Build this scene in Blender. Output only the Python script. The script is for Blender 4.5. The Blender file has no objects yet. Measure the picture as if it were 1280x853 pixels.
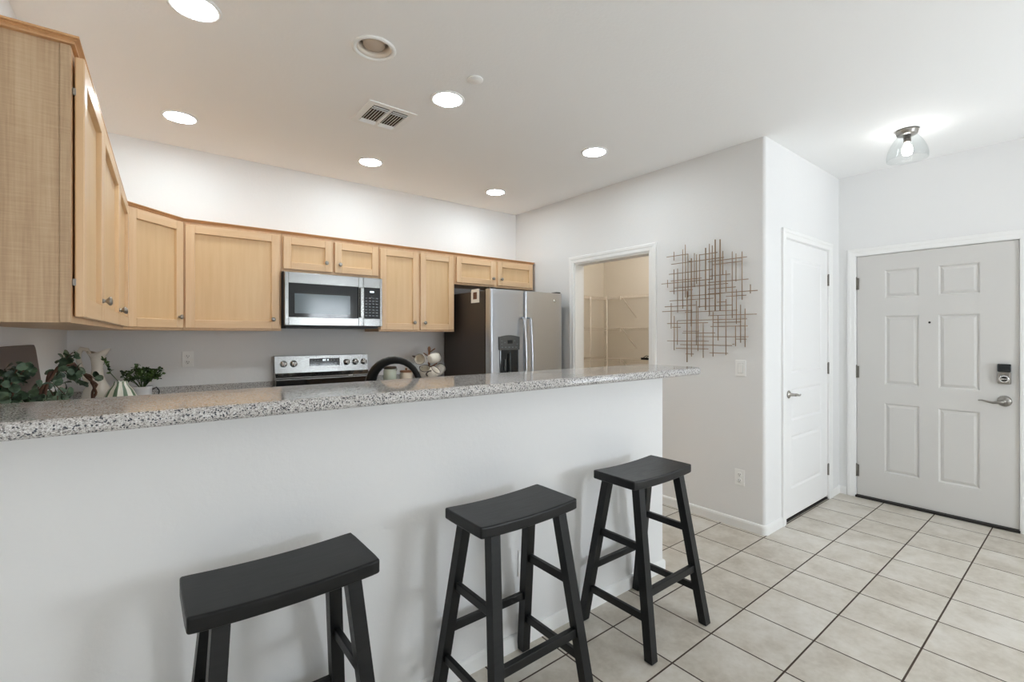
import bpy, bmesh, math, random
from mathutils import Vector, Matrix
PI = math.pi
random.seed(7)
SC = bpy.context.scene
COL = SC.collection

# ------------------------------------------------------------------ camera
IMG_W, IMG_H = 1280, 853
F_PX, YAW, HOR, CAM_H = 587.28, 38.38, 419.42, 1.3742
cd = bpy.data.cameras.new('camera'); cam = bpy.data.objects.new('camera', cd); COL.objects.link(cam)
cd.sensor_fit = 'HORIZONTAL'; cd.sensor_width = 36.0; cd.lens = F_PX / IMG_W * 36.0
cd.shift_y = (HOR - IMG_H / 2) / IMG_W
cd.clip_start = 0.05; cd.clip_end = 100
cam.location = (0, 0, CAM_H); cam.rotation_euler = (PI / 2, 0, -math.radians(YAW))
SC.camera = cam

# ------------------------------------------------------------------ world, lights, exposure
W = bpy.data.worlds.new('world'); SC.world = W; W.use_nodes = True
bg = W.node_tree.nodes['Background']; bg.inputs[0].default_value = (0.86, 0.93, 1.0, 1); bg.inputs[1].default_value = 0.7
SC.view_settings.view_transform = 'Standard'; SC.view_settings.look = 'None'
SC.view_settings.gamma = 1.0; SC.view_settings.use_curve_mapping = False
SC.view_settings.exposure = -0.15
try:
    SC.cycles.max_bounces = 12; SC.cycles.diffuse_bounces = 8; SC.cycles.glossy_bounces = 5
    SC.cycles.sample_clamp_indirect = 6.0; SC.cycles.use_denoising = True
    SC.cycles.caustics_reflective = False; SC.cycles.caustics_refractive = False
except Exception:
    pass

# room dimensions (metres, camera at the origin of x and y)
YB, XR, YC, XD, CH = 4.171, 3.3606, 1.4476, 4.793, 2.743   # kitchen back wall, right wall, closet wall, entry wall, ceiling
BY = 1.608                                               # room face of the bar wall
XW, YF = -2.6, -2.5                                      # far sides of the dining room behind the camera
LA = math.radians(2.11)                                  # the left kitchen wall runs a little off square
LU = Vector((math.sin(LA), math.cos(LA), 0)); LN = Vector((math.cos(LA), -math.sin(LA), 0))
LO = Vector((-0.143, 1.70, 0))                           # face line of the left wall cabinets
def left_wall_x(y, d=0.318): 
    p = LO - LN * d
    return p.x + (y - p.y) * math.tan(LA)

def area_light(name, loc, rot, sx, sy, power, color):
    l = bpy.data.lights.new(name, 'AREA'); l.shape = 'RECTANGLE'; l.size = sx; l.size_y = sy
    l.energy = power; l.color = color
    o = bpy.data.objects.new(name, l); o.location = loc; o.rotation_euler = rot; COL.objects.link(o)
    return o
# daylight through the dining room windows behind the camera
WIN_R = (-1.9, -0.9, 0.45, 2.15)      # window in the entry side wall: y0, y1, z0, z1
WIN_F = (2.65, 3.55, 0.75, 2.15)      # window in the front wall: x0, x1, z0, z1
WIN_FILL = (-2.1, 0.7, 0.10, 2.20)       # unseen patio door added for fill light, left of the front window
DAY = (0.85, 0.93, 1.0)
area_light('side_window_daylight', (XD + 0.10, (WIN_R[0] + WIN_R[1]) / 2, (WIN_R[2] + WIN_R[3]) / 2), (0, PI / 2, 0), WIN_R[3] - WIN_R[2], WIN_R[1] - WIN_R[0], 34, DAY)
area_light('front_window_daylight', ((WIN_F[0] + WIN_F[1]) / 2, YF - 0.10, (WIN_F[2] + WIN_F[3]) / 2), (PI / 2, 0, 0), WIN_F[1] - WIN_F[0], WIN_F[3] - WIN_F[2], 122, DAY)
area_light('patio_fill_light', ((WIN_FILL[0] + WIN_FILL[1]) / 2, YF - 0.10, (WIN_FILL[2] + WIN_FILL[3]) / 2), (PI / 2, 0, 0), WIN_FILL[1] - WIN_FILL[0], WIN_FILL[3] - WIN_FILL[2], 8, DAY)
sl = bpy.data.lights.new('bounce_sun', 'SUN'); sl.energy = 24.0; sl.color = (0.92, 0.96, 1.0); sl.angle = math.radians(0.6)
so = bpy.data.objects.new('bounce_sun', sl); so.rotation_euler = (math.radians(32), 0, math.radians(4)); so.location = (3, -6, 8); COL.objects.link(so)   # added to brighten the ceiling by bounce from the floor below the front window
DOWNLIGHT = 102.0                      # emission of the ceiling downlights
BULB = 42.0                          # emission of the entry bulb

# ------------------------------------------------------------------ colour and materials
def lin(c):
    c /= 255.0
    return c / 12.92 if c <= 0.04045 else ((c + 0.055) / 1.055) ** 2.4
def rgb(r, g, b): return (lin(r), lin(g), lin(b), 1)
def new_mat(name, color, rough=0.5, metal=0.0, spec=0.5):
    m = bpy.data.materials.new(name); m.use_nodes = True
    b = m.node_tree.nodes['Principled BSDF']
    b.inputs['Base Color'].default_value = color; b.inputs['Roughness'].default_value = rough
    b.inputs['Metallic'].default_value = metal; b.inputs['Specular IOR Level'].default_value = spec
    m.diffuse_color = color
    return m
class NT:
    def __init__(s, m): s.m = m; s.t = m.node_tree; s.b = s.t.nodes['Principled BSDF']
    def n(s, kind, **kw):
        x = s.t.nodes.new(kind)
        for k, v in kw.items():
            if k in x.inputs.keys(): x.inputs[k].default_value = v
            else: setattr(x, k, v)
        return x
    def l(s, a, b): s.t.links.new(a, b)
    def coord(s, scale=(1, 1, 1), loc=(0, 0, 0), which='Object'):
        c = s.n('ShaderNodeTexCoord'); mp = s.n('ShaderNodeMapping')
        mp.inputs['Scale'].default_value = scale; mp.inputs['Location'].default_value = loc
        s.l(c.outputs[which], mp.inputs['Vector']); return mp.outputs['Vector']
    def noise(s, vec, scale, detail=3, rough=0.5):
        x = s.n('ShaderNodeTexNoise'); x.inputs['Scale'].default_value = scale
        x.inputs['Detail'].default_value = detail; x.inputs['Roughness'].default_value = rough
        s.l(vec, x.inputs['Vector']); return x
    def ramp(s, fac, stops, interp='LINEAR'):
        r = s.n('ShaderNodeValToRGB'); r.color_ramp.interpolation = interp
        e = r.color_ramp.elements
        while len(e) < len(stops): e.new(0.5)
        for i, (p, c) in enumerate(stops): e[i].position = p; e[i].color = c
        s.l(fac, r.inputs[0]); return r.outputs[0]
    def math(s, op, a, b=None):
        x = s.n('ShaderNodeMath', operation=op)
        for i, v in enumerate((a, b)):
            if v is None: continue
            if isinstance(v, (int, float)): x.inputs[i].default_value = v
            else: s.l(v, x.inputs[i])
        return x.outputs[0]
    def mix(s, fac, a, b, blend='MIX'):
        x = s.n('ShaderNodeMix', data_type='RGBA', blend_type=blend)
        for i, v in ((0, fac), (6, a), (7, b)):
            if isinstance(v, (int, float)): x.inputs[i].default_value = v
            elif isinstance(v, tuple): x.inputs[i].default_value = v
            else: s.l(v, x.inputs[i])
        return x.outputs[2]
    def bump(s, height, strength, dist=0.002):
        x = s.n('ShaderNodeBump'); x.inputs['Strength'].default_value = strength; x.inputs['Distance'].default_value = dist
        s.l(height, x.inputs['Height']); s.l(x.outputs[0], s.b.inputs['Normal'])
    def base(s, c): s.l(c, s.b.inputs['Base Color'])

def paint(name, color, rough=0.65, bump=0.25, scale=55):
    m = new_mat(name, color, rough, 0, 0.3); t = NT(m); v = t.coord()
    t.bump(t.noise(v, scale, 3, 0.55).outputs['Fac'], bump, 0.003); return m
M = {}
M['wall'] = paint('wall_paint', rgb(231, 231, 231))
M['ceiling'] = paint('ceiling_paint', rgb(246, 246, 246), 0.75, 0.3)
M['pantry'] = paint('pantry_warm_lit_paint', rgb(226, 219, 207))  # wall paint again, with warm lamp light put into its colour
M['trim'] = new_mat('white_trim_paint', rgb(238, 238, 237), 0.35)
M['door'] = new_mat('white_door_paint', rgb(238, 238, 238), 0.38)
M['frontdoor'] = new_mat('pale_grey_door_paint', rgb(208, 206, 203), 0.4)
M['plastic'] = new_mat('white_plastic', rgb(242, 242, 241), 0.35)
M['gap'] = new_mat('grey_gap', rgb(150, 149, 147), 0.5)
M['dark'] = new_mat('dark_slot', rgb(25, 24, 23), 0.5)
M['blackmetal'] = new_mat('black_metal', rgb(24, 23, 22), 0.32, 0.6)
M['nickel'] = new_mat('brushed_nickel', rgb(158, 154, 148), 0.3, 1.0)
M['hinge'] = new_mat('dark_nickel_hinge', rgb(128, 124, 118), 0.35, 0.9)
M['chrome'] = new_mat('polished_chrome', rgb(215, 215, 214), 0.12, 1.0)
M['blackglass'] = new_mat('black_glass', rgb(20, 23, 26), 0.06, 0, 0.6)
M['grille'] = new_mat('dark_grille', rgb(40, 41, 43), 0.5)
M['ceramic'] = new_mat('cream_ceramic', rgb(226, 219, 208), 0.22)
M['mug'] = new_mat('white_glazed_mug', rgb(235, 228, 216), 0.2)
M['mugin'] = new_mat('tan_glaze', rgb(196, 165, 128), 0.3)
M['rim'] = new_mat('dark_brown_rim', rgb(56, 40, 32), 0.4)
M['terracotta'] = new_mat('brown_pot', rgb(104, 62, 44), 0.7)
M['whitepot'] = new_mat('white_pot', rgb(222, 222, 224), 0.4)
M['bark'] = new_mat('brown_bark', rgb(84, 56, 40), 0.8)
M['rod'] = new_mat('bronze_rod', rgb(146, 120, 94), 0.45, 0.1)
M['fridgeside'] = new_mat('dark_brown_grey_steel', rgb(62, 54, 49), 0.42, 0.1)
M['rubber'] = new_mat('black_rubber', rgb(16, 16, 16), 0.6)
M['sill'] = new_mat('dark_bronze_sill', rgb(30, 26, 24), 0.45)
M['board'] = new_mat('grey_brown_board', rgb(98, 86, 82), 0.55)
M['card'] = new_mat('white_card', rgb(235, 230, 220), 0.6)
M['jarlid'] = new_mat('dark_bronze_lid', rgb(70, 58, 46), 0.4, 0.4)
M['woodlid'] = new_mat('brown_wood_lid', rgb(140, 96, 66), 0.5)
M['canister'] = new_mat('beige_ceramic', rgb(218, 204, 186), 0.35)
M['wire'] = new_mat('white_coated_wire', rgb(214, 205, 192), 0.4)
M['sage'] = new_mat('sage_glass', rgb(196, 202, 186), 0.15)

def steel(name, color, rough, streak):
    m = new_mat(name, color, rough, 1.0); t = NT(m); v = t.coord(streak)
    n = t.noise(v, 60, 2); t.l(t.math('ADD', t.math('MULTIPLY', n.outputs['Fac'], 0.10), rough - 0.05), t.b.inputs['Roughness']); return m
M['steel'] = steel('stainless_steel', rgb(204, 208, 214), 0.30, (1, 1, 30))
M['steelh'] = steel('stainless_steel_panel', rgb(156, 156, 154), 0.26, (1, 1, 40))

def wood(name, dark, mid, light, axis, rough=0.38):
    m = new_mat(name, mid, rough, 0, 0.45); t = NT(m)
    sc = {'z': (22, 22, 1.6), 'x': (1.6, 22, 22)}[axis]
    v = t.coord(sc); n1 = t.noise(v, 1.6, 5, 0.6)
    v2 = t.coord((2.2, 2.2, 0.5) if axis == 'z' else (0.5, 2.2, 2.2)); n2 = t.noise(v2, 1.7, 2)
    f = t.math('ADD', t.math('MULTIPLY', n1.outputs['Fac'], 0.55), t.math('MULTIPLY', n2.outputs['Fac'], 0.45))
    t.base(t.ramp(f, [(0.2, dark), (0.5, mid), (0.8, light)]))
    t.bump(n1.outputs['Fac'], 0.06, 0.001); return m
MAPLE = (rgb(206, 167, 124), rgb(222, 187, 147), rgb(232, 204, 170))
M['wood'] = wood('maple_upright_grain', *MAPLE, 'z')
M['woodp'] = wood('maple_panel', rgb(210, 173, 127), rgb(219, 184, 140), rgb(227, 196, 154), 'z')
M['woodx'] = wood('maple_cross_grain', *MAPLE, 'x')
M['moulding'] = wood('maple_moulding', rgb(176, 126, 82), rgb(202, 154, 108), rgb(216, 172, 128), 'x')
M['slat'] = wood('brown_board_wood', rgb(70, 40, 26), rgb(98, 60, 38), rgb(120, 78, 50), 'x', 0.5)
m = new_mat('laminate_end_panel', rgb(176, 150, 120), 0.5); t = NT(m)
a = t.noise(t.coord((120, 120, 4)), 1.5, 3); b = t.noise(t.coord((10, 10, 160)), 1.5, 2); c = t.noise(t.coord((14, 14, 1.0)), 1.2, 3)
f = t.math('ADD', t.math('ADD', t.math('MULTIPLY', a.outputs['Fac'], .34), t.math('MULTIPLY', b.outputs['Fac'], .20)), t.math('MULTIPLY', c.outputs['Fac'], .4))
t.base(t.ramp(f, [(0.32, rgb(164, 134, 104)), (0.5, rgb(187, 158, 125)), (0.68, rgb(203, 177, 145))])); M['laminate'] = m

m = new_mat('speckled_granite', rgb(196, 196, 196), 0.09, 0, 0.55); t = NT(m); v = t.coord()
def speck(scale):
    x = t.n('ShaderNodeTexVoronoi'); x.inputs['Scale'].default_value = scale; t.l(v, x.inputs['Vector'])
    q = t.n('ShaderNodeSeparateColor'); t.l(x.outputs['Color'], q.inputs[0]); return q.outputs
sa, sb = speck(420), speck(290)
body = t.ramp(sa[0], [(0.0, rgb(150, 146, 143)), (0.2, rgb(177, 173, 170)), (0.45, rgb(199, 196, 193)), (0.75, rgb(216, 215, 214))], 'CONSTANT')
dots = t.ramp(sb[1], [(0.0, rgb(62, 64, 72)), (0.10, rgb(120, 116, 116)), (0.17, rgb(255, 255, 255))], 'CONSTANT')
t.base(t.mix(t.math('LESS_THAN', sb[1], 0.17), body, dots)); M['granite'] = m

TX, TY, TP = 2.0631, 0.8133, 0.3135
m = new_mat('beige_floor_tile', rgb(196, 186, 172), 0.34); t = NT(m)
geo = t.n('ShaderNodeNewGeometry'); sx = t.n('ShaderNodeSeparateXYZ'); t.l(geo.outputs['Position'], sx.inputs[0])
ux = t.math('DIVIDE', t.math('SUBTRACT', sx.outputs[0], TX - 20 * TP), TP); uy = t.math('DIVIDE', t.math('SUBTRACT', sx.outputs[1], TY - 20 * TP), TP)
def edge(u):
    fr = t.math('FRACT', u); return t.math('MINIMUM', fr, t.math('SUBTRACT', 1.0, fr))
e = t.math('MINIMUM', edge(ux), edge(uy))
grout = t.math('LESS_THAN', e, 0.0115)
cell = t.n('ShaderNodeCombineXYZ'); t.l(t.math('FLOOR', ux), cell.inputs[0]); t.l(t.math('FLOOR', uy), cell.inputs[1])
wn = t.n('ShaderNodeTexWhiteNoise'); t.l(cell.outputs[0], wn.inputs['Vector'])
addv = t.n('ShaderNodeVectorMath', operation='ADD'); sc3 = t.n('ShaderNodeVectorMath', operation='SCALE'); sc3.inputs['Scale'].default_value = 3.0
t.l(wn.outputs['Color'], sc3.inputs[0]); t.l(geo.outputs['Position'], addv.inputs[0]); t.l(sc3.outputs[0], addv.inputs[1])
n1 = t.noise(addv.outputs[0], 5.5, 4, 0.6); n2 = t.noise(addv.outputs[0], 40, 3, 0.6)
f = t.math('ADD', t.math('ADD', t.math('MULTIPLY', n1.outputs['Fac'], .75), t.math('MULTIPLY', n2.outputs['Fac'], .25)), t.math('MULTIPLY', t.math('SUBTRACT', wn.outputs['Value'], .5), .10))
tile = t.ramp(f, [(0.34, rgb(180, 171, 157)), (0.5, rgb(199, 192, 180)), (0.66, rgb(212, 207, 198))])
t.base(t.mix(grout, tile, rgb(66, 52, 42)))
t.l(t.mix(grout, (0.34,) * 3 + (1,), (0.85,) * 3 + (1,)), t.b.inputs['Roughness'])
t.bump(t.math('MINIMUM', t.math('MULTIPLY', e, 60), 1.0), 0.5, 0.0015); M['tile'] = m

m = new_mat('worn_black_paint', rgb(34, 35, 37), 0.42, 0, 0.34); t = NT(m); v = t.coord((6, 40, 40))
n = t.noise(v, 2.5, 4); t.base(t.ramp(n.outputs['Fac'], [(0.35, rgb(11, 12, 13)), (0.7, rgb(19, 20, 21))]))
t.l(t.math('ADD', t.math('MULTIPLY', n.outputs['Fac'], .2), .26), t.b.inputs['Roughness']); M['stool'] = m

m = new_mat('green_striped_glaze', rgb(230, 228, 214), 0.25); t = NT(m)
tc = t.n('ShaderNodeTexCoord'); sx = t.n('ShaderNodeSeparateXYZ'); t.l(tc.outputs['Object'], sx.inputs[0])
ang = t.math('ARCTAN2', sx.outputs[1], sx.outputs[0]); s = t.math('SINE', t.math('MULTIPLY', ang, 9.0))
t.base(t.mix(t.math('GREATER_THAN', s, 0.25), rgb(232, 230, 216), rgb(96, 118, 92))); M['gourd'] = m

def leafmat(name, d, l_):
    m = new_mat(name, l_, 0.5); t = NT(m); n = t.noise(t.coord(), 28, 2)
    t.base(t.ramp(n.outputs['Fac'], [(0.35, d), (0.65, l_)])); return m
M['euca'] = leafmat('eucalyptus_leaf', rgb(34, 56, 38), rgb(96, 120, 94))
M['shrub'] = leafmat('small_shrub_leaf', rgb(30, 52, 24), rgb(84, 112, 56))

def emit(name, color, strength):
    m = bpy.data.materials.new(name); m.use_nodes = True; nt = m.node_tree; nt.nodes.clear()
    e = nt.nodes.new('ShaderNodeEmission'); o = nt.nodes.new('ShaderNodeOutputMaterial')
    e.inputs[0].default_value = color; e.inputs[1].default_value = strength; nt.links.new(e.outputs[0], o.inputs[0]); return m
M['lens'] = emit('lit_lens', (0.87, 0.958, 1.0, 1), DOWNLIGHT)
M['bulb'] = emit('lit_bulb', (1.0, 0.985, 0.96, 1), BULB)
M['digits'] = emit('lit_digits', (0.85, 0.95, 1.0, 1), 1.6)
m = bpy.data.materials.new('clear_glass'); m.use_nodes = True; nt = m.node_tree; nt.nodes.clear()
o = nt.nodes.new('ShaderNodeOutputMaterial'); mx = nt.nodes.new('ShaderNodeMixShader'); tr = nt.nodes.new('ShaderNodeBsdfTransparent')
gl = nt.nodes.new('ShaderNodeBsdfGlossy'); gl.inputs['Roughness'].default_value = 0.05; fr = nt.nodes.new('ShaderNodeMath'); fr.operation = 'MULTIPLY'; lw = nt.nodes.new('ShaderNodeLayerWeight'); lw.inputs[0].default_value = 0.25; fr.inputs[1].default_value = 0.22; nt.links.new(lw.outputs['Facing'], fr.inputs[0])
tr.inputs[0].default_value = (0.96, 0.97, 0.97, 1)
nt.links.new(fr.outputs[0], mx.inputs[0]); nt.links.new(tr.outputs[0], mx.inputs[1]); nt.links.new(gl.outputs[0], mx.inputs[2]); nt.links.new(mx.outputs[0], o.inputs[0]); M['glass'] = m

# ------------------------------------------------------------------ mesh building
OFF = {}
class MB:
    """collects shapes, then links them as ONE mesh object"""
    def __init__(s): s.bm = bmesh.new(); s.mi = 0
    def _take(s, tb, smooth=False, mat=None):
        if mat is not None:
            for v in tb.verts: v.co = mat @ v.co
        for f in tb.faces: f.material_index = s.mi; f.smooth = smooth
        me = bpy.data.meshes.new('tmp'); tb.to_mesh(me); tb.free(); s.bm.from_mesh(me); bpy.data.meshes.remove(me)
        return s
    def mat(s, i): s.mi = i; return s
    def box(s, a, b, bev=0.0, seg=2, mat=None):
        tb = bmesh.new(); bmesh.ops.create_cube(tb, size=1.0)
        for v in tb.verts: v.co = Vector([a[i] + (v.co[i] + .5) * (b[i] - a[i]) for i in range(3)])
        if bev > 0: bmesh.ops.bevel(tb, geom=list(tb.edges), offset=bev, segments=seg, affect='EDGES', profile=0.6)
        bmesh.ops.recalc_face_normals(tb, faces=tb.faces)
        return s._take(tb, False, mat)
    def bar(s, p0, p1, w, h, up=(0, 0, 1), bev=0.0):
        p0, p1 = Vector(p0), Vector(p1); d = p1 - p0; L = d.length; z = d.normalized(); x = Vector(up).cross(z)
        if x.length < 1e-4: x = Vector((1, 0, 0))
        x.normalize(); y = z.cross(x)
        mt = Matrix((x, y, z)).transposed().to_4x4(); mt.translation = p0
        return s.box((-w / 2, -h / 2, 0), (w / 2, h / 2, L), bev, 2, mt)
    def loft(s, sections, cap=True, smooth=True, closed=False):
        tb = bmesh.new(); rings = [[tb.verts.new(p) for p in sec] for sec in sections]; n = len(rings[0])
        pairs = list(zip(rings, rings[1:])) + ([(rings[-1], rings[0])] if closed else [])
        for a, b in pairs:
            for i in range(n): tb.faces.new((a[i], a[(i + 1) % n], b[(i + 1) % n], b[i]))
        if cap and not closed: tb.faces.new(rings[0][::-1]); tb.faces.new(rings[-1])
        bmesh.ops.recalc_face_normals(tb, faces=tb.faces)
        return s._take(tb, smooth)
    def tube(s, pts, r, seg=10, smooth=True):
        pts = [Vector(p) for p in pts]; rs = r if isinstance(r, (list, tuple)) else [r] * len(pts); secs = []; prev = None
        for i, p in enumerate(pts):
            d = (pts[min(i + 1, len(pts) - 1)] - pts[max(i - 1, 0)]).normalized()
            if prev is None:
                u = d.cross(Vector((0, 0, 1)))
                if u.length < 1e-3: u = d.cross(Vector((0, 1, 0)))
            else: u = prev - d * prev.dot(d)
            u.normalize(); prev = u; w = d.cross(u)
            secs.append([p + u * rs[i] * math.cos(2 * PI * k / seg) + w * rs[i] * math.sin(2 * PI * k / seg) for k in range(seg)])
        return s.loft(secs, True, smooth)
    def lathe(s, prof, c=(0, 0, 0), seg=32, axis='z', wob=None, smooth=True, ring=False):
        closed = ring
        """prof: (radius, height) pairs"""
        secs = []; c = Vector(c)
        for r, h in prof:
            ring = []
            for k in range(seg):
                a = 2 * PI * k / seg; rr = max(r, 1e-5) * (1 + (wob(a) if wob else 0))
                v = {'z': (rr * math.cos(a), rr * math.sin(a), h), 'y': (rr * math.cos(a), h, rr * math.sin(a)), 'x': (h, rr * math.cos(a), rr * math.sin(a))}[axis]
                ring.append(c + Vector(v))
            secs.append(ring)
        return s.loft(secs, not closed, smooth, closed)
    def prism(s, poly, z0, z1, bev=0.0):
        tb = bmesh.new(); a = [tb.verts.new((p[0], p[1], z0)) for p in poly]; b = [tb.verts.new((p[0], p[1], z1)) for p in poly]; n = len(poly)
        for i in range(n): tb.faces.new((a[i], a[(i + 1) % n], b[(i + 1) % n], b[i]))
        tb.faces.new(a[::-1]); tb.faces.new(b)
        bmesh.ops.recalc_face_normals(tb, faces=tb.faces)
        if bev: bmesh.ops.bevel(tb, geom=[e for e in tb.edges if abs(e.verts[0].co.z - e.verts[1].co.z) < 1e-6], offset=bev, segments=4, affect='EDGES', profile=0.5)
        return s._take(tb)
    def extrude_profile(s, prof, path, normals):
        """prof: (out, z) pairs; path: xy points; normals: outward xy per point"""
        secs = [[(p[0] + n[0] * o, p[1] + n[1] * o, z) for o, z in prof] for p, n in zip(path, normals)]
        return s.loft(secs, True, False)
    def faces(s, verts, faces, smooth=False):
        tb = bmesh.new(); vs = [tb.verts.new(v) for v in verts]
        for f in faces: tb.faces.new([vs[i] for i in f])
        return s._take(tb, smooth)
    def build(s, name, mats, parent=None, off=None):
        """off: world point taken as the object's origin; a part takes its thing's"""
        if off is None: off = OFF.get(parent.name, Vector((0, 0, 0))) if parent else Vector((0, 0, 0))
        off = Vector(off)
        if off.length > 0:
            for v in s.bm.verts: v.co -= off
        me = bpy.data.meshes.new(name); s.bm.to_mesh(me); s.bm.free()
        for m_ in (mats if isinstance(mats, (list, tuple)) else [mats]): me.materials.append(m_)
        o = bpy.data.objects.new(name, me); COL.objects.link(o)
        if parent: o.parent = parent; OFF[o.name] = OFF.get(parent.name, Vector((0, 0, 0)))
        else: o.location = off; OFF[o.name] = off
        return o
def tag(o, label, cat, group=None):
    o['label'] = label; o['category'] = cat
    if group: o['group'] = group
    return o
def thing(name, label, cat, loc=(0, 0, 0), rz=0, group=None, world=True):
    """an Empty at the thing's base; world=True: its parts are given in world coordinates"""
    o = bpy.data.objects.new(name, None); o.empty_display_size = 0.05; COL.objects.link(o)
    o.location = loc; o.rotation_euler = (0, 0, rz); OFF[o.name] = Vector(loc) if world else Vector((0, 0, 0))
    return tag(o, label, cat, group)
def struct(name, mb, mats):
    o = mb.build(name, mats); o['kind'] = 'structure'; return o
def copy_thing(root, loc, label):
    r = root.copy(); COL.objects.link(r); r.location = loc; r['label'] = label
    for ch in list(root.children):
        c = ch.copy(); COL.objects.link(c); c.parent = r
        for g in list(ch.children):
            d = g.copy(); COL.objects.link(d); d.parent = c
    return r

# ================================================================== THE ROOM
T = 0.12
struct('floor', MB().box((XW - T, YF - T, -0.1), (5.1, YB + T, 0)), M['tile'])
EX, EY, ER = .876, 2.165, .082                             # hole for the recessed light
b = MB(); q_ = .2; n_ = 40
b.box((XW - T, YF - T, CH), (EX - q_, YB + T, CH + 0.1)).box((EX + q_, YF - T, CH), (5.1, YB + T, CH + 0.1)).box((EX - q_, YF - T, CH), (EX + q_, EY - q_, CH + 0.1)).box((EX - q_, EY + q_, CH), (EX + q_, YB + T, CH + 0.1))
hole = []
for i in range(n_):
    a = 2 * PI * i / n_; c_, s_ = math.cos(a), math.sin(a); k_ = q_ / max(abs(c_), abs(s_))
    hole.append([(EX + c_ * ER, EY + s_ * ER, CH), (EX + c_ * k_, EY + s_ * k_, CH), (EX + c_ * k_, EY + s_ * k_, CH + .1), (EX + c_ * ER, EY + s_ * ER, CH + .1)])
b.loft(hole, False, False, True)
struct('ceiling', b, M['ceiling'])
struct('wall_back', MB().box((-0.75, YB, 0), (5.1, YB + T, CH)), M['wall'])
lx = left_wall_x
struct('wall_left', MB().prism([(lx(1.608), 1.608), (lx(YB), YB), (lx(YB) - .2, YB), (lx(1.608) - .2, 1.608)], 0, CH), M['wall'])
struct('wall_dining', MB().box((XW - T, BY, 0), (lx(1.608) - .2, BY + T, CH)), M['wall'])
struct('wall_side', MB().box((XW - T, YF - T, 0), (XW, BY, CH)), M['wall'])
# right wall with the pantry opening and a rounded corner beside the closet
PY0, PY1, PZ = 2.375, 3.251, 2.08
cr = 0.022
corner = [(XR + cr - cr * math.sin(a), YC + cr - cr * math.cos(a)) for a in [i * PI / 2 / 8 for i in range(9)]]
b = MB().prism([(XR + T, YC)] + corner + [(XR, PY0), (XR + T, PY0)], 0, CH)
b.box((XR, PY0, PZ), (XR + T, PY1, CH)); b.box((XR, PY1, 0), (XR + T, YB, CH)); struct('wall_right', b, M['wall'])
CX0, CX1, CZ = 3.68, 4.54, 2.085
b = MB().box((XR + T, YC, 0), (CX0, YC + T, CH)).box((CX0, YC, CZ), (CX1, YC + T, CH)).box((CX1, YC, 0), (XD, YC + T, CH)); struct('wall_closet', b, M['wall'])
FY0, FY1, FZ = 0.368, 1.318, 2.045
b = MB().box((XD, FY1, 0), (XD + T, 2.0, CH)).box((XD, FY0, FZ), (XD + T, FY1, CH)).box((XD, WIN_R[1], 0), (XD + T, FY0, CH))
b.box((XD, WIN_R[0], 0), (XD + T, WIN_R[1], WIN_R[2])).box((XD, WIN_R[0], WIN_R[3]), (XD + T, WIN_R[1], CH)).box((XD, YF - T, 0), (XD + T, WIN_R[0], CH)); struct('wall_entry', b, M['wall'])
b = MB(); edges_ = [XW, WIN_FILL[0], WIN_FILL[1], WIN_F[0], WIN_F[1], XD]
for i in (0, 2, 4): b.box((edges_[i], YF - T, 0), (edges_[i + 1], YF, CH))
for w_ in (WIN_FILL, WIN_F): b.box((w_[0], YF - T, w_[3]), (w_[1], YF, CH)).box((w_[0], YF - T, 0), (w_[1], YF, w_[2]))
struct('wall_front', b, M['wall'])
PXE = 4.86
b = MB().box((PXE, 2.0, 0), (PXE + T, YB, CH)).box((XR + T, 1.9, 0), (PXE + T, 2.0, CH)); struct('wall_pantry', b, M['pantry'])
struct('trim_7', MB().box((XR + T, YB - .012, 0), (PXE, YB, CH)).box((XR + T, PY1, 0), (XR + T + .006, YB - .012, CH)), M['pantry'])  # thin lining that carries the warm light tint over the white walls
BX1 = 2.396
struct('wall_bar', MB().prism([(lx(BY) , BY), (BX1, BY), (BX1, BY + T), (lx(BY + T), BY + T)], 0, 1.150), M['wall'])

BB = [(0, 0), (.013, 0), (.013, .05), (.010, .062), (.004, .067), (0, .067)]
def baseboard(name, path, normals):
    struct(name, MB().extrude_profile(BB, path, normals), M['trim'])
arc = [(p, (-math.sin(a), -math.cos(a))) for p, a in zip(corner, [i * PI / 2 / 8 for i in range(9)])]
pth = [((CX0 - .062, YC), (0, -1))] + arc + [((XR, 2.31), (-1, 0))]
baseboard('baseboard_right', [p for p, _ in pth], [n for _, n in pth])
baseboard('baseboard_closet', [(4.61, YC), (XD, YC)], [(0, -1), (0, -1)])
baseboard('baseboard_entry', [(XD, YC - .013), (XD, 1.385)], [(-1, 0), (-1, 0)])
baseboard('baseboard_bar', [(XW, BY), (BX1, BY), (BX1, BY + T)], [(0, -1), (.9, -1), (1, 0)])
baseboard('baseboard_entry_side', [(XD, .29), (XD, YF)], [(-1, 0), (-1, 0)])

def casing(name, a0, a1, top, w, plane, th, along):
    """three-sided door casing with a stepped profile; along 'y' sits on x=plane facing -x, 'x' on y=plane facing -y"""
    prof = [(0, 0), (0, th * .55), (w * .15, th * .75), (w * .5, th * .8), (w * .62, th), (w * .92, th), (w, th * .8), (w, 0)]
    path = [(a0, 0, (-1, 0)), (a0, top, (-1, 1)), (a1, top, (1, 1)), (a1, 0, (1, 0))]; secs = []
    for a, z, (sa, sz) in path:
        secs.append([((plane - h, a + sa * o, z + sz * o) if along == 'y' else (a + sa * o, plane - h, z + sz * o)) for o, h in prof])
    struct(name, MB().loft(secs, True, False), M['trim'])
casing('trim_1', PY0, PY1, PZ, .066, XR, .018, 'y')
casing('trim_2', CX0 + .004, CX1 - .004, CZ, .066, YC, .018, 'x')
casing('trim_3', FY0, FY1, FZ, .064, XD, .018, 'y')
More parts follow.
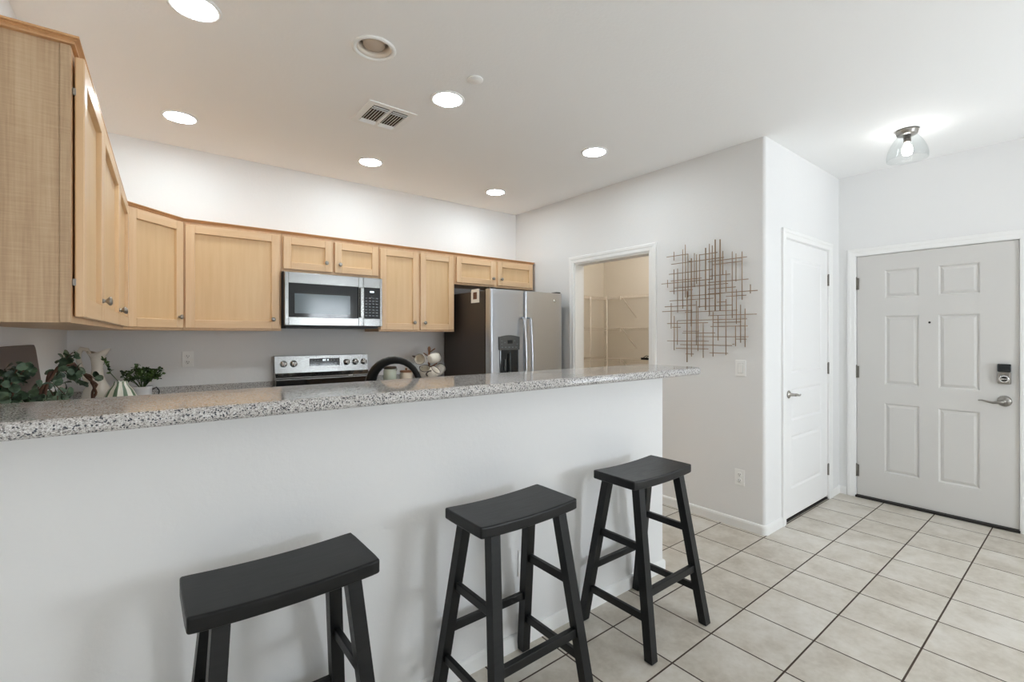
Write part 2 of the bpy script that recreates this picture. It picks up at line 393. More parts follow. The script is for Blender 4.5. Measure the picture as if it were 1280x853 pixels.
# pantry jamb lining and door jamb linings
J = .012
struct('trim_4', MB().box((XR - .001, PY0, 0), (XR + T + .001, PY0 + J, PZ)).box((XR - .001, PY1 - J, 0), (XR + T + .001, PY1, PZ)).box((XR - .001, PY0 + J, PZ - J), (XR + T + .001, PY1 - J, PZ)), M['trim'])
struct('trim_5', MB().box((CX0, YC, 0), (CX0 + .004, YC + T, CZ)).box((CX1 - .004, YC, 0), (CX1, YC + T, CZ)).box((CX0 + .004, YC, CZ - .004), (CX1 - .004, YC + T, CZ)), M['trim'])
struct('trim_6', MB().box((XD + .05, FY0, 0), (XD + T, FY0 + .004, FZ)).box((XD + .05, FY1 - .004, 0), (XD + T, FY1, FZ)), M['trim'])

# ------------------------------------------------------------------ panelled doors
def panel_slab(w, h, th, panels, depth=.007, bevel=.022, field=.012):
    """door leaf, x 0..w, z 0..h, moulded face at y=0 towards -y"""
    tb = bmesh.new(); xs = sorted({0, w} | {p[0] for p in panels} | {p[1] for p in panels}); zs = sorted({0, h} | {p[2] for p in panels} | {p[3] for p in panels})
    vs = {(i, k): tb.verts.new((x, 0, z)) for i, x in enumerate(xs) for k, z in enumerate(zs)}; cells = []
    inside = lambda x, z: next((j for j, p in enumerate(panels) if p[0] <= x <= p[1] and p[2] <= z <= p[3]), None)
    groups = {}
    for i in range(len(xs) - 1):
        for k in range(len(zs) - 1):
            f = tb.faces.new((vs[i, k], vs[i + 1, k], vs[i + 1, k + 1], vs[i, k + 1])); j = inside((xs[i] + xs[i + 1]) / 2, (zs[k] + zs[k + 1]) / 2)
            if j is not None: groups.setdefault(j, []).append(f)
    for j, fs in groups.items():
        if len(fs) > 1: fs = bmesh.ops.dissolve_faces(tb, faces=fs)['region']
        fs = [f for f in fs if f.is_valid]
        bmesh.ops.inset_region(tb, faces=fs, thickness=.004, depth=0)
        bmesh.ops.inset_region(tb, faces=fs, thickness=field, depth=-depth)
        bmesh.ops.inset_region(tb, faces=fs, thickness=bevel, depth=depth * .75)
    bm2 = bmesh.new(); bm2.free()
    rim = [vs[i, 0] for i in range(len(xs))] + [vs[len(xs) - 1, k] for k in range(1, len(zs))] + [vs[i, len(zs) - 1] for i in range(len(xs) - 2, -1, -1)] + [vs[0, k] for k in range(len(zs) - 2, 0, -1)]
    back = [tb.verts.new((v.co.x, th, v.co.z)) for v in rim]; n = len(rim)
    for i in range(n): tb.faces.new((rim[i], rim[(i + 1) % n], back[(i + 1) % n], back[i]))
    tb.faces.new(back)
    bmesh.ops.recalc_face_normals(tb, faces=tb.faces)
    b = MB(); b._take(tb); return b
def hinge_mb(x, z, h=.09):
    b = MB().lathe([(.0065, -h / 2), (.0065, h / 2)], (x, -.008, z), 10)
    b.lathe([(.0045, h / 2), (.008, h / 2 + .003), (.003, h / 2 + .009)], (x, -.008, z), 10)
    b.box((x - .003, -.006, z - h / 2), (x + .018, .0, z + h / 2)); return b
DW, DH = .848, 2.055
d = panel_slab(DW, DH, .035, [(.118, .718, 1.065, 1.935), (.118, .718, .71, .955), (.118, .718, .205, .60)], .006, .03, .02)
door1 = d.build('door_1', M['door']); door1['kind'] = 'structure'; door1.location = (CX0 + .006, YC + .004, .025); OFF['door_1'] = Vector((0, 0, 0))
for z in (1.81, 1.07, .22): hinge_mb(DW + .004, z).build('hinge', M['hinge'], door1)
k = MB().lathe([(.028, 0), (.030, -.004), (.024, -.010), (.012, -.014), (.010, -.045)], (.066, 0, .913), 20, 'y').build('door_handle', M['nickel'], door1)
MB().tube([(.066, -.046, .913), (.085, -.05, .914), (.115, -.05, .908), (.150, -.047, .905), (.172, -.043, .909)], [.011, .0095, .008, .0065, .005], 10).build('lever', M['nickel'], k)
FW, FH = .944, 2.02
cols = ((.188, .410), (.518, .752)); rows = ((1.658, 1.890), (.945, 1.515), (.226, .795))
d = panel_slab(FW, FH, .044, [c + r for c in cols for r in rows], .012, .03, .016)
door2 = d.build('door_2', M['frontdoor']); door2['kind'] = 'structure'; door2.location = (XD + .004, FY1 - .003, .022); door2.rotation_euler = (0, 0, -PI / 2); OFF['door_2'] = Vector((0, 0, 0))
for z in (1.79, 1.042, .204): hinge_mb(-.002, z, .1).build('hinge', M['hinge'], door2)
MB().lathe([(.006, 0), (.008, -.003), (.005, -.004)], (.470, 0, 1.452), 14, 'y').build('peephole', M['dark'], door2)
k = MB().lathe([(.036, 0), (.038, -.004), (.032, -.012), (.014, -.018), (.012, -.048)], (.873, 0, .886), 24, 'y').build('door_handle', M['nickel'], door2)
MB().tube([(.873, -.05, .886), (.850, -.054, .880), (.820, -.054, .874), (.79, -.052, .880), (.765, -.05, .886), (.745, -.048, .884)], [.013, .011, .009, .0075, .006, .004], 10).build('lever', M['nickel'], k)
k = MB().box((.840, -.030, 1.008), (.906, 0, 1.094), .008).build('deadbolt', M['nickel'], door2)
MB().box((.839, -.033, 1.094), (.907, 0, 1.150), .006).build('keypad_cover', M['blackglass'], k)
MB().lathe([(.026, -.03), (.026, -.034), (.018, -.036), (.017, -.030)], (.873, 0, 1.044), 20, 'y').box((.858, -.046, 1.040), (.888, -.03, 1.049), .003).build('thumb_turn', M['chrome'], k)
struct('trim_8', MB().box((XD - .022, FY0 - .004, 0), (XD + .06, FY1 + .004, .018), .003).box((XD + .002, FY0, .018), (XD + .04, FY1, .022)), M['sill'])
struct('trim_9', MB().box((CX0 + .004, YC + .002, 0), (CX1 - .004, YC + .05, .012)), M['sill'])

# ------------------------------------------------------------------ windows behind the camera
def window(name, a0, a1, z0, z1, plane, along, nv, nh):
    w = .05; b = MB()
    def bx(p0, p1, q0, q1, d=.05):
        if along == 'y': b.box((plane, p0, q0), (plane + d, p1, q1))
        else: b.box((p0, plane - d, q0), (p1, plane, q1))
    bx(a0, a0 + w, z0, z1); bx(a1 - w, a1, z0, z1); bx(a0 + w, a1 - w, z0, z0 + w); bx(a0 + w, a1 - w, z1 - w, z1)
    for i in range(1, nv): c = a0 + (a1 - a0) * i / nv; bx(c - .03, c + .03, z0 + w, z1 - w)
    o = b.build(name, M['trim']); o['kind'] = 'structure'
    b = MB(); n = nh
    for i in range(n):                      # raised blind slats across the upper part
        z = z1 - w - .03 - i * .05
        for q in range(nv):
            s0 = a0 + (a1 - a0) * q / nv + .055; s1 = a0 + (a1 - a0) * (q + 1) / nv - .055
            if along == 'y': b.bar((plane + .02, s0, z), (plane + .02, s1, z), .032, .002, (.5, 0, 1))
            else: b.bar((s0, plane - .02, z), (s1, plane - .02, z), .002, .032, (0, .5, 1))
    b.build('blind', M['trim'], o)
window('window_1', *WIN_R, XD, 'y', 2, 14)
window('window_2', *WIN_F, YF, 'x', 2, 16)
window('added_window_3', *WIN_FILL, YF, 'x', 3, 4)  # frame of the opening added for fill light

# ================================================================== BAR TOP
zt, zb = 1.190, 1.150; sx0, sx1, sy0, sy1 = lx(1.608) + .0, 2.556, 1.428, 1.86; rr = .075
poly = [(sx0, sy0)] + [(sx1 - rr + rr * math.sin(a), sy0 + rr - rr * math.cos(a)) for a in [i * PI / 2 / 8 for i in range(9)]] + [(sx1 - rr + rr * math.cos(a), sy1 - rr + rr * math.sin(a)) for a in [i * PI / 2 / 8 for i in range(9)]] + [(lx(sy1), sy1)]
tag(MB().prism(poly, zb, zt, .016).build('bar_countertop', M['granite'], off=(1.0, 1.6, zb)), 'long raised speckled granite bar top resting on the white half wall', 'countertop')

# ================================================================== BAR STOOLS
def make_stool():
    r = thing('bar_stool', '', 'stool', (0, 0, 0), 0, 'black saddle-seat stools in a row along the bar wall', False)
    nx, ny, hw, hd = 20, 6, .2275, .119
    top = lambda x, y: .733 + .009 * (abs(x) / hw) ** 2
    tb = bmesh.new(); g = {}
    for i in range(nx + 1):
        for j in range(ny + 1):
            x = -hw + 2 * hw * i / nx; y = -hd + 2 * hd * j / ny; ck = i in (0, nx) and j in (0, ny); x *= .992 if ck else 1; y *= .984 if ck else 1; zt_ = top(x, y); g[i, j, 1] = tb.verts.new((x, y, zt_)); g[i, j, 0] = tb.verts.new((x, y, zt_ - .040))
    for i in range(nx):
        for j in range(ny):
            tb.faces.new((g[i, j, 1], g[i + 1, j, 1], g[i + 1, j + 1, 1], g[i, j + 1, 1])); tb.faces.new((g[i, j, 0], g[i, j + 1, 0], g[i + 1, j + 1, 0], g[i + 1, j, 0]))
    for i in range(nx):
        for j in (0, ny): tb.faces.new((g[i, j, 0], g[i + 1, j, 0], g[i + 1, j, 1], g[i, j, 1]))
    for j in range(ny):
        for i in (0, nx): tb.faces.new((g[i, j, 0], g[i, j + 1, 0], g[i, j + 1, 1], g[i, j, 1]))
    bmesh.ops.recalc_face_normals(tb, faces=tb.faces)
    ee = [e for e in tb.edges if len(e.link_faces) == 2 and e.calc_face_angle(0) > 1.0]
    bmesh.ops.bevel(tb, geom=ee, offset=.006, segments=3, affect='EDGES', profile=.5)
    b = MB(); b._take(tb); b.build('seat', M['stool'], r)
    bx, by, tx, ty, zt_ = .213, .193, .157, .085, .700
    P = lambda sx, sy, z: Vector((sx * (bx + (tx - bx) * z / zt_), sy * (by + (ty - by) * z / zt_), z))
    for sx in (-1, 1):
        for sy in (-1, 1):
            secs = []
            for z in (0, .004, zt_):
                c = P(sx, sy, z); h = .0195 if z > 0 else .016
                secs.append([(c.x + a * h, c.y + q * h, z) for a, q in ((-1, -1), (1, -1), (1, 1), (-1, 1))])
            MB().loft(secs, True, False).build('leg', M['stool'], r)
    def rung(s0, s1, z0, w=.018, h=.032):
        MB().bar(P(*s0, z0), P(*s1, z0), w, h, (0, 0, 1), .003).build('rung', M['stool'], r)
    for sx in (-1, 1): rung((sx, -1), (sx, 1), .443); rung((sx, -1), (sx, 1), .162)
    rung((-1, 1), (1, 1), .268); rung((-1, -1), (1, -1), .262, .022, .034)
    return r
st = make_stool(); st.location = (.307, 1.390, 0)
st['label'] = 'black saddle-seat bar stool cut off by the bottom edge, farthest from the doors'
copy_thing(st, (1.103, 1.388, 0), 'black saddle-seat bar stool in the middle of the row along the bar')
copy_thing(st, (1.897, 1.378, 0), 'black saddle-seat bar stool at the open end of the bar beside the tiled walkway')

# ================================================================== WALL CABINETS
def shaker(b, x0, x1, z0, z1, y=-.021, th=.020, st_=.054, panel=.0155):
    b.mat(0); b.box((x0, y, z0), (x0 + st_, y + th, z1), .0025, 1); b.box((x1 - st_, y, z0), (x1, y + th, z1), .0025, 1)
    b.mat(1); b.box((x0 + st_, y + .0004, z0), (x1 - st_, y + th, z0 + st_), .0015, 1); b.box((x0 + st_, y + .0004, z1 - st_), (x1 - st_, y + th, z1), .0015, 1)
    b.mat(2); b.box((x0 + st_, y + panel, z0 + st_), (x1 - st_, y + th - .001, z1 - st_))
    w = .0025                             # narrow inner bead
    for (a, c, e, f) in ((x0 + st_, z0 + st_, x1 - st_, z1 - st_),):
        o = [(a, c), (e, c), (e, f), (a, f)]; i_ = [(a + w, c + w), (e - w, c + w), (e - w, f - w), (a + w, f - w)]
        vs = [(p[0], y + .003, p[1]) for p in o] + [(p[0], y + panel, p[1]) for p in i_]
        b.faces(vs, [(k_, (k_ + 1) % 4, 4 + (k_ + 1) % 4, 4 + k_) for k_ in range(4)])
    return b
def knob_mb(x, z, y=-.021):
    return MB().lathe([(.008, 0), (.0075, -.003), (.0055, -.006), (.0055, -.010), (.011, -.014), (.0155, -.019), (.0145, -.024), (.008, -.027)], (x, y, z), 18, 'y')
def wall_cabinet(label, loc, rz, w, depth, h, doors, group, poly=None, sides=True):
    r = thing('wall_cabinet', label, 'cabinet', loc, rz, group, False)
    b = MB()
    if poly: b.prism(poly, 0, h)
    else: b.box((0, .0, 0), (w, depth, h))
    b.build('body', M['wood'], r)
    for x0, x1, z0, z1, kx, kz in doors:
        dr = shaker(MB(), x0, x1, z0, z1).build('door', [M['wood'], M['woodx'], M['woodp']], r)
        knob_mb(kx, kz).build('knob', M['nickel'], dr)
    return r
FP, CB, CT = 3.848, 1.408, 2.140
dp = YB - FP - .002
G1 = 'maple wall cabinets along the kitchen walls'
def back_cab(label, x0, x1, z0, doors, hi=CT):
    return wall_cabinet(label, (x0, FP, z0), 0, x1 - x0 - .001, dp, hi - z0, [(a - x0, c - x0, e - z0, f - z0, kx - x0, kz - z0) for a, c, e, f, kx, kz in doors], G1)
back_cabs = [back_cab('maple wall cabinet with one wide square door left of the microwave', .228, .834, CB, [(.238, .818, 1.424, 2.121, .772, 1.492)]),
             back_cab('short maple wall cabinet with two doors directly above the microwave', .835, 1.597, 1.858, [(.845, 1.203, 1.876, 2.119, 1.155, 1.945), (1.224, 1.585, 1.876, 2.119, 1.262, 1.942)]),
             back_cab('tall two-door maple wall cabinet between the microwave and the refrigerator', 1.598, 2.345, CB, [(1.604, 1.962, 1.424, 2.116, 1.918, 1.488), (1.984, 2.328, 1.424, 2.116, 2.022, 1.488)]),
             back_cab('short maple wall cabinet with two doors above the refrigerator', 2.346, 3.335, 1.862, [(2.362, 2.815, 1.880, 2.121, 2.785, 1.944), (2.850, 3.318, 1.880, 2.123, 2.892, 1.946)])]
# corner cabinet
Ad = Vector((-.075, 3.547, 0)); Bd = Vector((.226, 3.848, 0)); dw = (Bd - Ad).length
rot = Matrix.Rotation(-PI / 4, 4, 'Z')
loc_ = lambda p: tuple((rot @ (Vector((p[0], p[1], 0)) - Ad))[:2])
Lw = Ad - LN * .316
polyd = [(0, 0), (dw, 0), loc_((Bd.x, YB - .002)), loc_((lx(YB) + .003, YB - .002)), loc_((Lw.x, Lw.y))]
corner_cab = wall_cabinet('angled maple corner wall cabinet with one narrow door facing the room diagonally', tuple(Ad) [:2] + (CB,), PI / 4, dw, .3, CT - CB, [(.012, dw - .018, .016, CT - CB - .014, dw - .052, .088)], G1, polyd)
# left run, nearest the camera
LR = (Ad - LO).dot(LU)
r = left_cab = thing('wall_cabinet', 'tall maple wall cabinet on the left kitchen wall with a woven-look laminate end', 'cabinet', (LO.x, LO.y, CB), PI / 2 - LA, G1, False)
H_ = CT - CB
b = MB().box((.004, 0.0, 0), (LR - .002, .316, H_)); b.build('body', M['wood'], r)
MB().box((-.002, .022, 0), (.0035, .316, H_)).build('end_panel', M['laminate'], r)['label'] = 'greyish woven-look laminate end panel'
MB().box((-.006, .0, 0), (.0035, .0215, H_), .002).build('end_stile', M['laminate'], r)
for x0, x1, kx in ((.018, .499, .456), (.505, 1.199, 1.155), (1.205, 1.830, 1.250)):
    dr = shaker(MB(), x0, x1, .016, H_ - .016, -.025).build('door', [M['wood'], M['woodx'], M['woodp']], r); knob_mb(kx, .085, -.025).build('knob', M['nickel'], dr)
    for hz in (.10, H_ - .12): MB().box((x0 - .0015, -.008, hz), (x0 + .010, -.001, hz + .018)).build('hinge', M['nickel'], dr)
# moulding along the top of the wall cabinets, a length on each cabinet
MO = [(-.006, CT + .0005), (.009, CT + .0005), (.010, CT + .004), (.007, CT + .0055), (.009, CT + .008), (.014, CT + .0105), (.0125, CT + .0125), (.019, CT + .0145), (.019, CT + .0195), (-.006, CT + .0195)]
pA = LO - LN * .31; S2 = Vector((.7071, -.7071, 0)); ND = Vector((0, -1, 0))
mA, mB = (LN + S2) * .54, (ND + S2) * .54
def moulding(r, pts):
    mt = (Matrix.Translation(r.location) @ Matrix.Rotation(r.rotation_euler.z, 4, 'Z')).inverted()
    b = MB().extrude_profile(MO, [(p.x, p.y) for p, _ in pts], [(n.x, n.y) for _, n in pts])
    for v in b.bm.verts: v.co = mt @ v.co
    b.build('top_moulding', M['moulding'], r)
e0 = -LU * .006
moulding(left_cab, [(Vector((pA.x, pA.y, 0)) + e0, -LU), (LO + e0, LN - LU), (Ad, mA)])
moulding(corner_cab, [(Ad, mA), (Bd, mB)])
xs_ = [Bd.x, .8345, 1.5975, 2.3455, 3.334]
for i, cb in enumerate(back_cabs):
    p = [(Vector((xs_[i], FP, 0)), mB if i == 0 else ND), (Vector((xs_[i + 1], FP, 0)), ND if i < 3 else Vector((.8, -1, 0)))]
    if i == 3: p.append((Vector((xs_[4], YB - .003, 0)), Vector((.8, 0, 0))))
    moulding(cb, p)

# ================================================================== MICROWAVE
r = thing('microwave', 'stainless steel microwave oven mounted above the range', 'microwave', (1.2, 3.76, 1.442), 0)
mx0, mx1, mz0, mz1, my = .838, 1.594, 1.444, 1.852, 3.764
MB().box((mx0, my + .03, mz0), (mx1, YB - .002, mz1), .003).build('body', M['grille'], r)
xs_ = 1.432
dr = MB(); wx0, wx1, wz0, wz1 = .866, 1.393, 1.512, 1.766
def frame(b, x0, x1, z0, z1, a0, a1, c0, c1, y0, y1):
    b.box((x0, y0, z0), (a0, y1, z1), .003); b.box((a1, y0, z0), (x1, y1, z1), .003); b.box((a0, y0, z0), (a1, y1, c0), .003); b.box((a0, y0, c1), (a1, y1, z1), .003); return b
dr = frame(MB(), mx0 + .001, xs_ - .001, mz0 + .006, mz1 - .004, wx0, wx1, wz0, wz1, my, my + .029).build('door', M['steelh'], r)
MB().box((wx0, my + .004, wz0), (wx1, my + .027, wz1)).build('window', M['blackglass'], dr)
m = new_mat('microwave_mesh_glass', rgb(92, 104, 110), 0.12, 0, 0.6); M['mesh'] = m
MB().box((.908, my + .0032, 1.540), (1.325, my + .0045, 1.690)).build('viewing_screen', M['mesh'], dr)
MB().box((1.397, my - .030, 1.518), (1.428, my - .016, 1.762), .005).box((1.404, my - .018, 1.524), (1.421, my + .002, 1.545), .002).box((1.404, my - .018, 1.735), (1.421, my + .002, 1.756), .002).build('handle', M['steelh'], dr)
cp = frame(MB(), xs_ + .001, mx1 - .001, mz0 + .006, mz1 - .004, xs_ + .004, 1.574, wz0, wz1, my, my + .029).build('control_panel', M['steelh'], r)
M['keys'] = new_mat('pale_key_legends', rgb(112, 117, 121), 0.5)
b = MB().box((xs_ + .004, my + .002, wz0), (1.574, my + .027, wz1)).mat(1)
for i in range(4):
    for j in range(7): b.box((1.448 + i * .030, my + .0012, 1.532 + j * .024), (1.466 + i * .030, my + .0022, 1.541 + j * .024))
b.build('touch_panel', [M['blackglass'], M['keys']], cp)
MB().box((1.488, my + .001, 1.726), (1.522, my + .0022, 1.740)).build('clock_digits', M['digits'], cp)
b = MB().box((mx0 + .02, my + .05, mz0 - .014), (mx1 - .02, YB - .05, mz0))
b.box((1.03, my + .035, mz0 - .010), (1.35, my + .05, mz0)); b.build('vent_grille', M['dark'], r)

# ================================================================== RANGE
r = thing('kitchen_range', 'stainless steel electric range with a raised back control panel', 'stove', (1.22, 3.8, 0), 0)
rx0, rx1 = .842, 1.600; rf = 3.51
MB().box((rx0, rf + .03, .06), (rx1, 4.10, .905), .004).build('body', M['grille'], r)
MB().box((rx0 - .002, rf + .005, .905), (rx1 + .002, 4.065, .920), .004).build('cooktop', M['blackglass'], r)
dr = MB().box((rx0 + .004, rf, .25), (rx1 - .004, rf + .028, .80), .005).build('oven_door', M['steelh'], r)
MB().box((rx0 + .10, rf - .002, .36), (rx1 - .10, rf + .003, .66)).build('window', M['blackglass'], dr)
MB().tube([(rx0 + .06, rf, .745), (rx0 + .06, rf - .05, .745), (rx1 - .06, rf - .05, .745), (rx1 - .06, rf, .745)], .011, 10).build('handle', M['steelh'], dr)
MB().box((rx0 + .004, rf, .07), (rx1 - .004, rf + .028, .24), .005).build('drawer', M['steelh'], r)
MB().box((rx0 + .004, rf, .81), (rx1 - .004, rf + .028, .90), .005).build('front_rail', M['steelh'], r)
bgp = [(4.165, .92), (4.070, .92), (4.070, 1.022), (4.066, 1.028), (4.066, 1.036), (4.098, 1.068), (4.112, 1.204), (4.165, 1.208)]
def side_prism(b, prof, x0, x1): return b.loft([[(x, y, z) for y, z in prof] for x in (x0, x1)], True, False)
bk = side_prism(MB(), bgp, rx0, rx1).build('back_panel', M['steelh'], r)
side_prism(MB(), [(4.068, .921), (4.058, .921), (4.058, 1.014), (4.068, 1.014)], rx0 + .004, rx1 - .004).build('vent_strip', M['blackglass'], bk)
fy = lambda z: 4.098 + (z - 1.068) * (.014 / .136)
b = side_prism(MB(), [(fy(1.118) + .002, 1.118), (fy(1.118) - .002, 1.118), (fy(1.180) - .002, 1.180), (fy(1.180) + .002, 1.180)], 1.105, 1.353).mat(1)
for x in (1.122, 1.150, 1.178, 1.282, 1.308, 1.334):
    for z in (1.133, 1.163): b.box((x - .006, fy(z) - .0028, z - .0025), (x + .006, fy(z) - .0018, z + .0025))
b.build('display', [M['blackglass'], M['keys']], bk)
b = MB()
for k_ in (0, 1, 3): b.box((1.212 + .013 * k_ , fy(1.165) - .0032, 1.158), (1.221 + .013 * k_, fy(1.165) - .0022, 1.173))
b.box((1.240, fy(1.165) - .0032, 1.160), (1.2425, fy(1.165) - .0022, 1.164)).box((1.240, fy(1.165) - .0032, 1.168), (1.2425, fy(1.165) - .0022, 1.172)); b.build('clock_digits', M['digits'], bk)
for x in (.906, .982, 1.412, 1.488, 1.564):
    kb = MB().lathe([(.027, .004), (.027, -.004), (.023, -.006), (.021, -.026), (.018, -.030)], (x, fy(1.142), 1.142), 24, 'y').build('knob', M['chrome'], bk)
    MB().box((x - .004, fy(1.142) - .037, 1.124), (x + .004, fy(1.142) - .028, 1.160), .002).build('grip', M['chrome'], kb)
MB().box((1.415, 4.0645, 1.0275), (1.452, 4.0665, 1.0335)).build('badge', M['card'], bk)

# ================================================================== REFRIGERATOR
r = thing('refrigerator', 'stainless side-by-side refrigerator with an ice dispenser and dark sides', 'refrigerator', (2.845, 3.7, 0), 0)
fx0, fx1, fyf, fyb, fh = 2.405, 3.287, 3.425, 4.14, 1.775
MB().box((fx0, fyf, .02), (fx1, fyb, fh), .006).build('body', M['fridgeside'], r)
MB().box((fx0 + .01, fyf - .012, .10), (fx1 - .01, fyf, fh - .01)).build('gasket', M['rubber'], r)
def fr_door(x0, x1):
    yf, yb_, rad = 3.340, fyf - .012, .022
    arc_ = lambda cx, a0: [(cx + rad * math.cos(a), yf + rad + rad * math.sin(a)) for a in [a0 + i * PI / 2 / 6 for i in range(7)]]
    return MB().prism([(x0, yb_)] + arc_(x0 + rad, PI) + arc_(x1 - rad, 1.5 * PI) + [(x1, yb_)], .11, fh + .012, .004)
sm = 2.797
dl = fr_door(fx0, sm - .004).build('freezer_door', M['steel'], r); dr = fr_door(sm + .004, fx1).build('fridge_door', M['steel'], r)
for d_, hx, s in ((dl, 2.762, 1), (dr, 2.836, -1)):
    pts_ = [(hx, 3.336, 1.535)] + [(hx, 3.300 - .022 * math.sin(PI * i / 12), 1.53 - .83 * i / 12) for i in range(13)] + [(hx, 3.336, .695)]
    b = MB(); b.tube(pts_, [.011] + [.014] * 13 + [.011], 12); b.build('handle', M['steel'], d_)
ds = MB()
zA, zB, zC = 1.376, 1.243, .93
n_ = 9; top_ = [(2.492 + (2.726 - 2.492) * i / n_, zA - .016 + .016 * math.sin(PI * i / n_)) for i in range(n_ + 1)]
prof = [(2.494, zB)] + top_ + [(2.724, zB)]
tbv = [[(x, y, z) for x, z in prof] for y in (3.328, 3.342)]
M['dispgrey'] = new_mat('dark_grey_dispenser', rgb(84, 85, 84), 0.4, 0.3)
ds.loft(tbv, True, False).mat(1)
for i in range(5): ds.box((2.515 + i * .040, 3.3265, 1.262), (2.533 + i * .040, 3.3285, 1.272))
for x, z in ((2.520, 1.325), (2.520, 1.295), (2.555, 1.31), (2.665, 1.325), (2.695, 1.295)): ds.box((x - .007, 3.3265, z - .004), (x + .007, 3.3285, z + .004))
dsp = ds.build('dispenser_panel', [M['dispgrey'], M['keys']], dl)
MB().box((2.585, 3.3255, 1.30), (2.640, 3.329, 1.330)).build('dispenser_display', M['blackglass'], dsp)
rec = MB().box((2.506, 3.330, zC), (2.712, 3.3415, zB), .004).build('dispenser_recess', M['blackglass'], dl)
MB().bar((2.600, 3.326, 1.21), (2.600, 3.318, 1.02), .035, .008, (1, 0, 0), .003).bar((2.555, 3.326, 1.16), (2.552, 3.320, 1.06), .016, .008, (1, 0, 0), .002).build('paddle', M['dispgrey'], rec)
MB().lathe([(.014, 0), (.014, -.003), (.010, -.004)], (3.18, 3.3405, 1.712), 20, 'y').build('badge', M['chrome'], dr)
MB().box((2.43, fyf - .01, .02), (3.26, fyf + .01, .10)).build('kick_grille', M['dark'], r)
MB().box((fx1 - .07, 3.36, fh + .012), (fx1 - .01, 3.43, fh + .026), .004).build('hinge_cover', M['dark'], r); MB().box((fx0 + .01, 3.36, fh + .012), (fx0 + .07, 3.43, fh + .026), .004).build('hinge_cover', M['dark'], r)
r = thing('photo_magnet', 'small white-framed photo card stuck on the dark side of the refrigerator', 'photo', (2.403, 3.575, 1.73), 0)
MB().box((2.4005, 3.510, 1.672), (2.4045, 3.640, 1.796)).build('card', M['card'], r)
MB().box((2.3992, 3.545, 1.704), (2.4005, 3.605, 1.768)).build('picture', M['slat'], r)

# ================================================================== COUNTERS AND BASE CABINETS
cz = .914
b = MB().prism([(lx(1.86) + .004, 1.74), (.20, 1.74), (.20, 2.40), (.22, 3.46), (.30, 3.54), (.838, 3.54), (.838, YB - .002), (lx(YB) + .004, YB - .002)], cz - .038, cz)
o = tag(b.build('kitchen_counter', M['granite'], off=(0, 3.2, cz)), 'low speckled granite counter running along the left wall to the range', 'countertop')
tag(MB().box((lx(YB) + .03, YB - .022, cz + .0005), (.838, YB - .002, 1.006)).build('backsplash', M['granite'], off=(.3, YB, cz)), 'granite backsplash strip on the back wall left of the range', 'backsplash')
b = MB().box((1.604, 3.54, cz - .038), (2.395, YB - .002, cz))
o = tag(b.build('kitchen_counter', M['granite'], off=(2.0, 3.85, cz)), 'short granite counter under the mugs between range and refrigerator', 'countertop')
tag(MB().box((1.604, YB - .022, cz + .0005), (2.395, YB - .002, 1.006)).build('backsplash', M['granite'], off=(2, YB, cz)), 'short granite backsplash strip behind the jars and mug tree', 'backsplash')
# sink counter behind the bar, with a cut-out for the sink
SX0, SX1, SY0, SY1 = .80, 1.52, 1.985, 2.34
b = MB().box((.205, 1.735, cz - .038), (SX0, 2.40, cz)).box((SX1, 1.735, cz - .038), (2.39, 2.40, cz)).box((SX0, 1.735, cz - .038), (SX1, SY0, cz)).box((SX0, SY1, cz - .038), (SX1, 2.40, cz))
tag(b.build('sink_counter', M['granite'], off=(1.3, 2.0, cz)), 'granite sink counter hidden behind the raised bar, carrying the black faucet', 'countertop')
def base_cabinet(label, x0, x1, y0, y1, face, n):
    r = thing('base_cabinet', label, 'cabinet', ((x0 + x1) / 2, (y0 + y1) / 2, 0), 0, 'maple base cabinets under the kitchen counters')
    b = MB(); b.box((x0, y0, .10), (x1, y1, cz - .039)); s = 1 if face > 0 else -1
    b.box((x0 + .02, y0 + (.05 if face < 0 else .01), 0), (x1 - .02, y1 - (.05 if face > 0 else .01), .10)); b.build('body', M['wood'], r)
    w = (x1 - x0) / n
    for i in range(n):
        for z0, z1, nm in ((.14, .66, 'door'), (.69, .84, 'drawer')):
            q = shaker(MB(), x0 + i * w + .012, x0 + (i + 1) * w - .012, z0, z1, y0 - .021 if face < 0 else y1 + .001, .020, .045)
            if face > 0:
                for v in q.bm.verts: v.co.y = 2 * y1 + .022 - v.co.y
                bmesh.ops.reverse_faces(q.bm, faces=q.bm.faces)
            d_ = q.build(nm, [M['wood'], M['woodx'], M['woodp']], r)
            kk = knob_mb(x0 + (i + .5) * w, (z0 + z1) / 2 if nm == 'drawer' else z1 - .05, 0)
            for v in kk.bm.verts: v.co.y = (y0 - .021 + v.co.y) if face < 0 else (y1 + .021 - v.co.y)
            kk.build('knob', M['nickel'], d_)
base_cabinet('maple base cabinet under the counter left of the range', .25, .836, 3.565, YB - .004, -1, 1)
base_cabinet('maple base cabinet under the short counter between range and refrigerator', 1.606, 2.393, 3.565, YB - .004, -1, 2)
base_cabinet('maple base cabinet under the right end of the sink counter behind the bar', 1.53, 2.38, 1.735, 2.375, 1, 2)
base_cabinet('maple base cabinet under the left end of the sink counter behind the bar', .21, .79, 1.735, 2.375, 1, 1)
r = thing('base_cabinet', 'maple base cabinet under the counter along the left kitchen wall', 'cabinet', (-.1, 2.8, 0), 0, 'maple base cabinets under the kitchen counters')
MB().prism([(lx(1.74) + .006, 1.75), (.17, 1.75), (.17, 3.54), (.24, 3.60), (.24, YB - .004), (lx(YB) + .006, YB - .004)], .10, cz - .039).prism([(lx(1.74) + .02, 1.77), (.11, 1.77), (.11, 3.5), (.11, YB - .02), (lx(YB) + .02, YB - .02)], 0, .10).build('body', M['wood'], r)
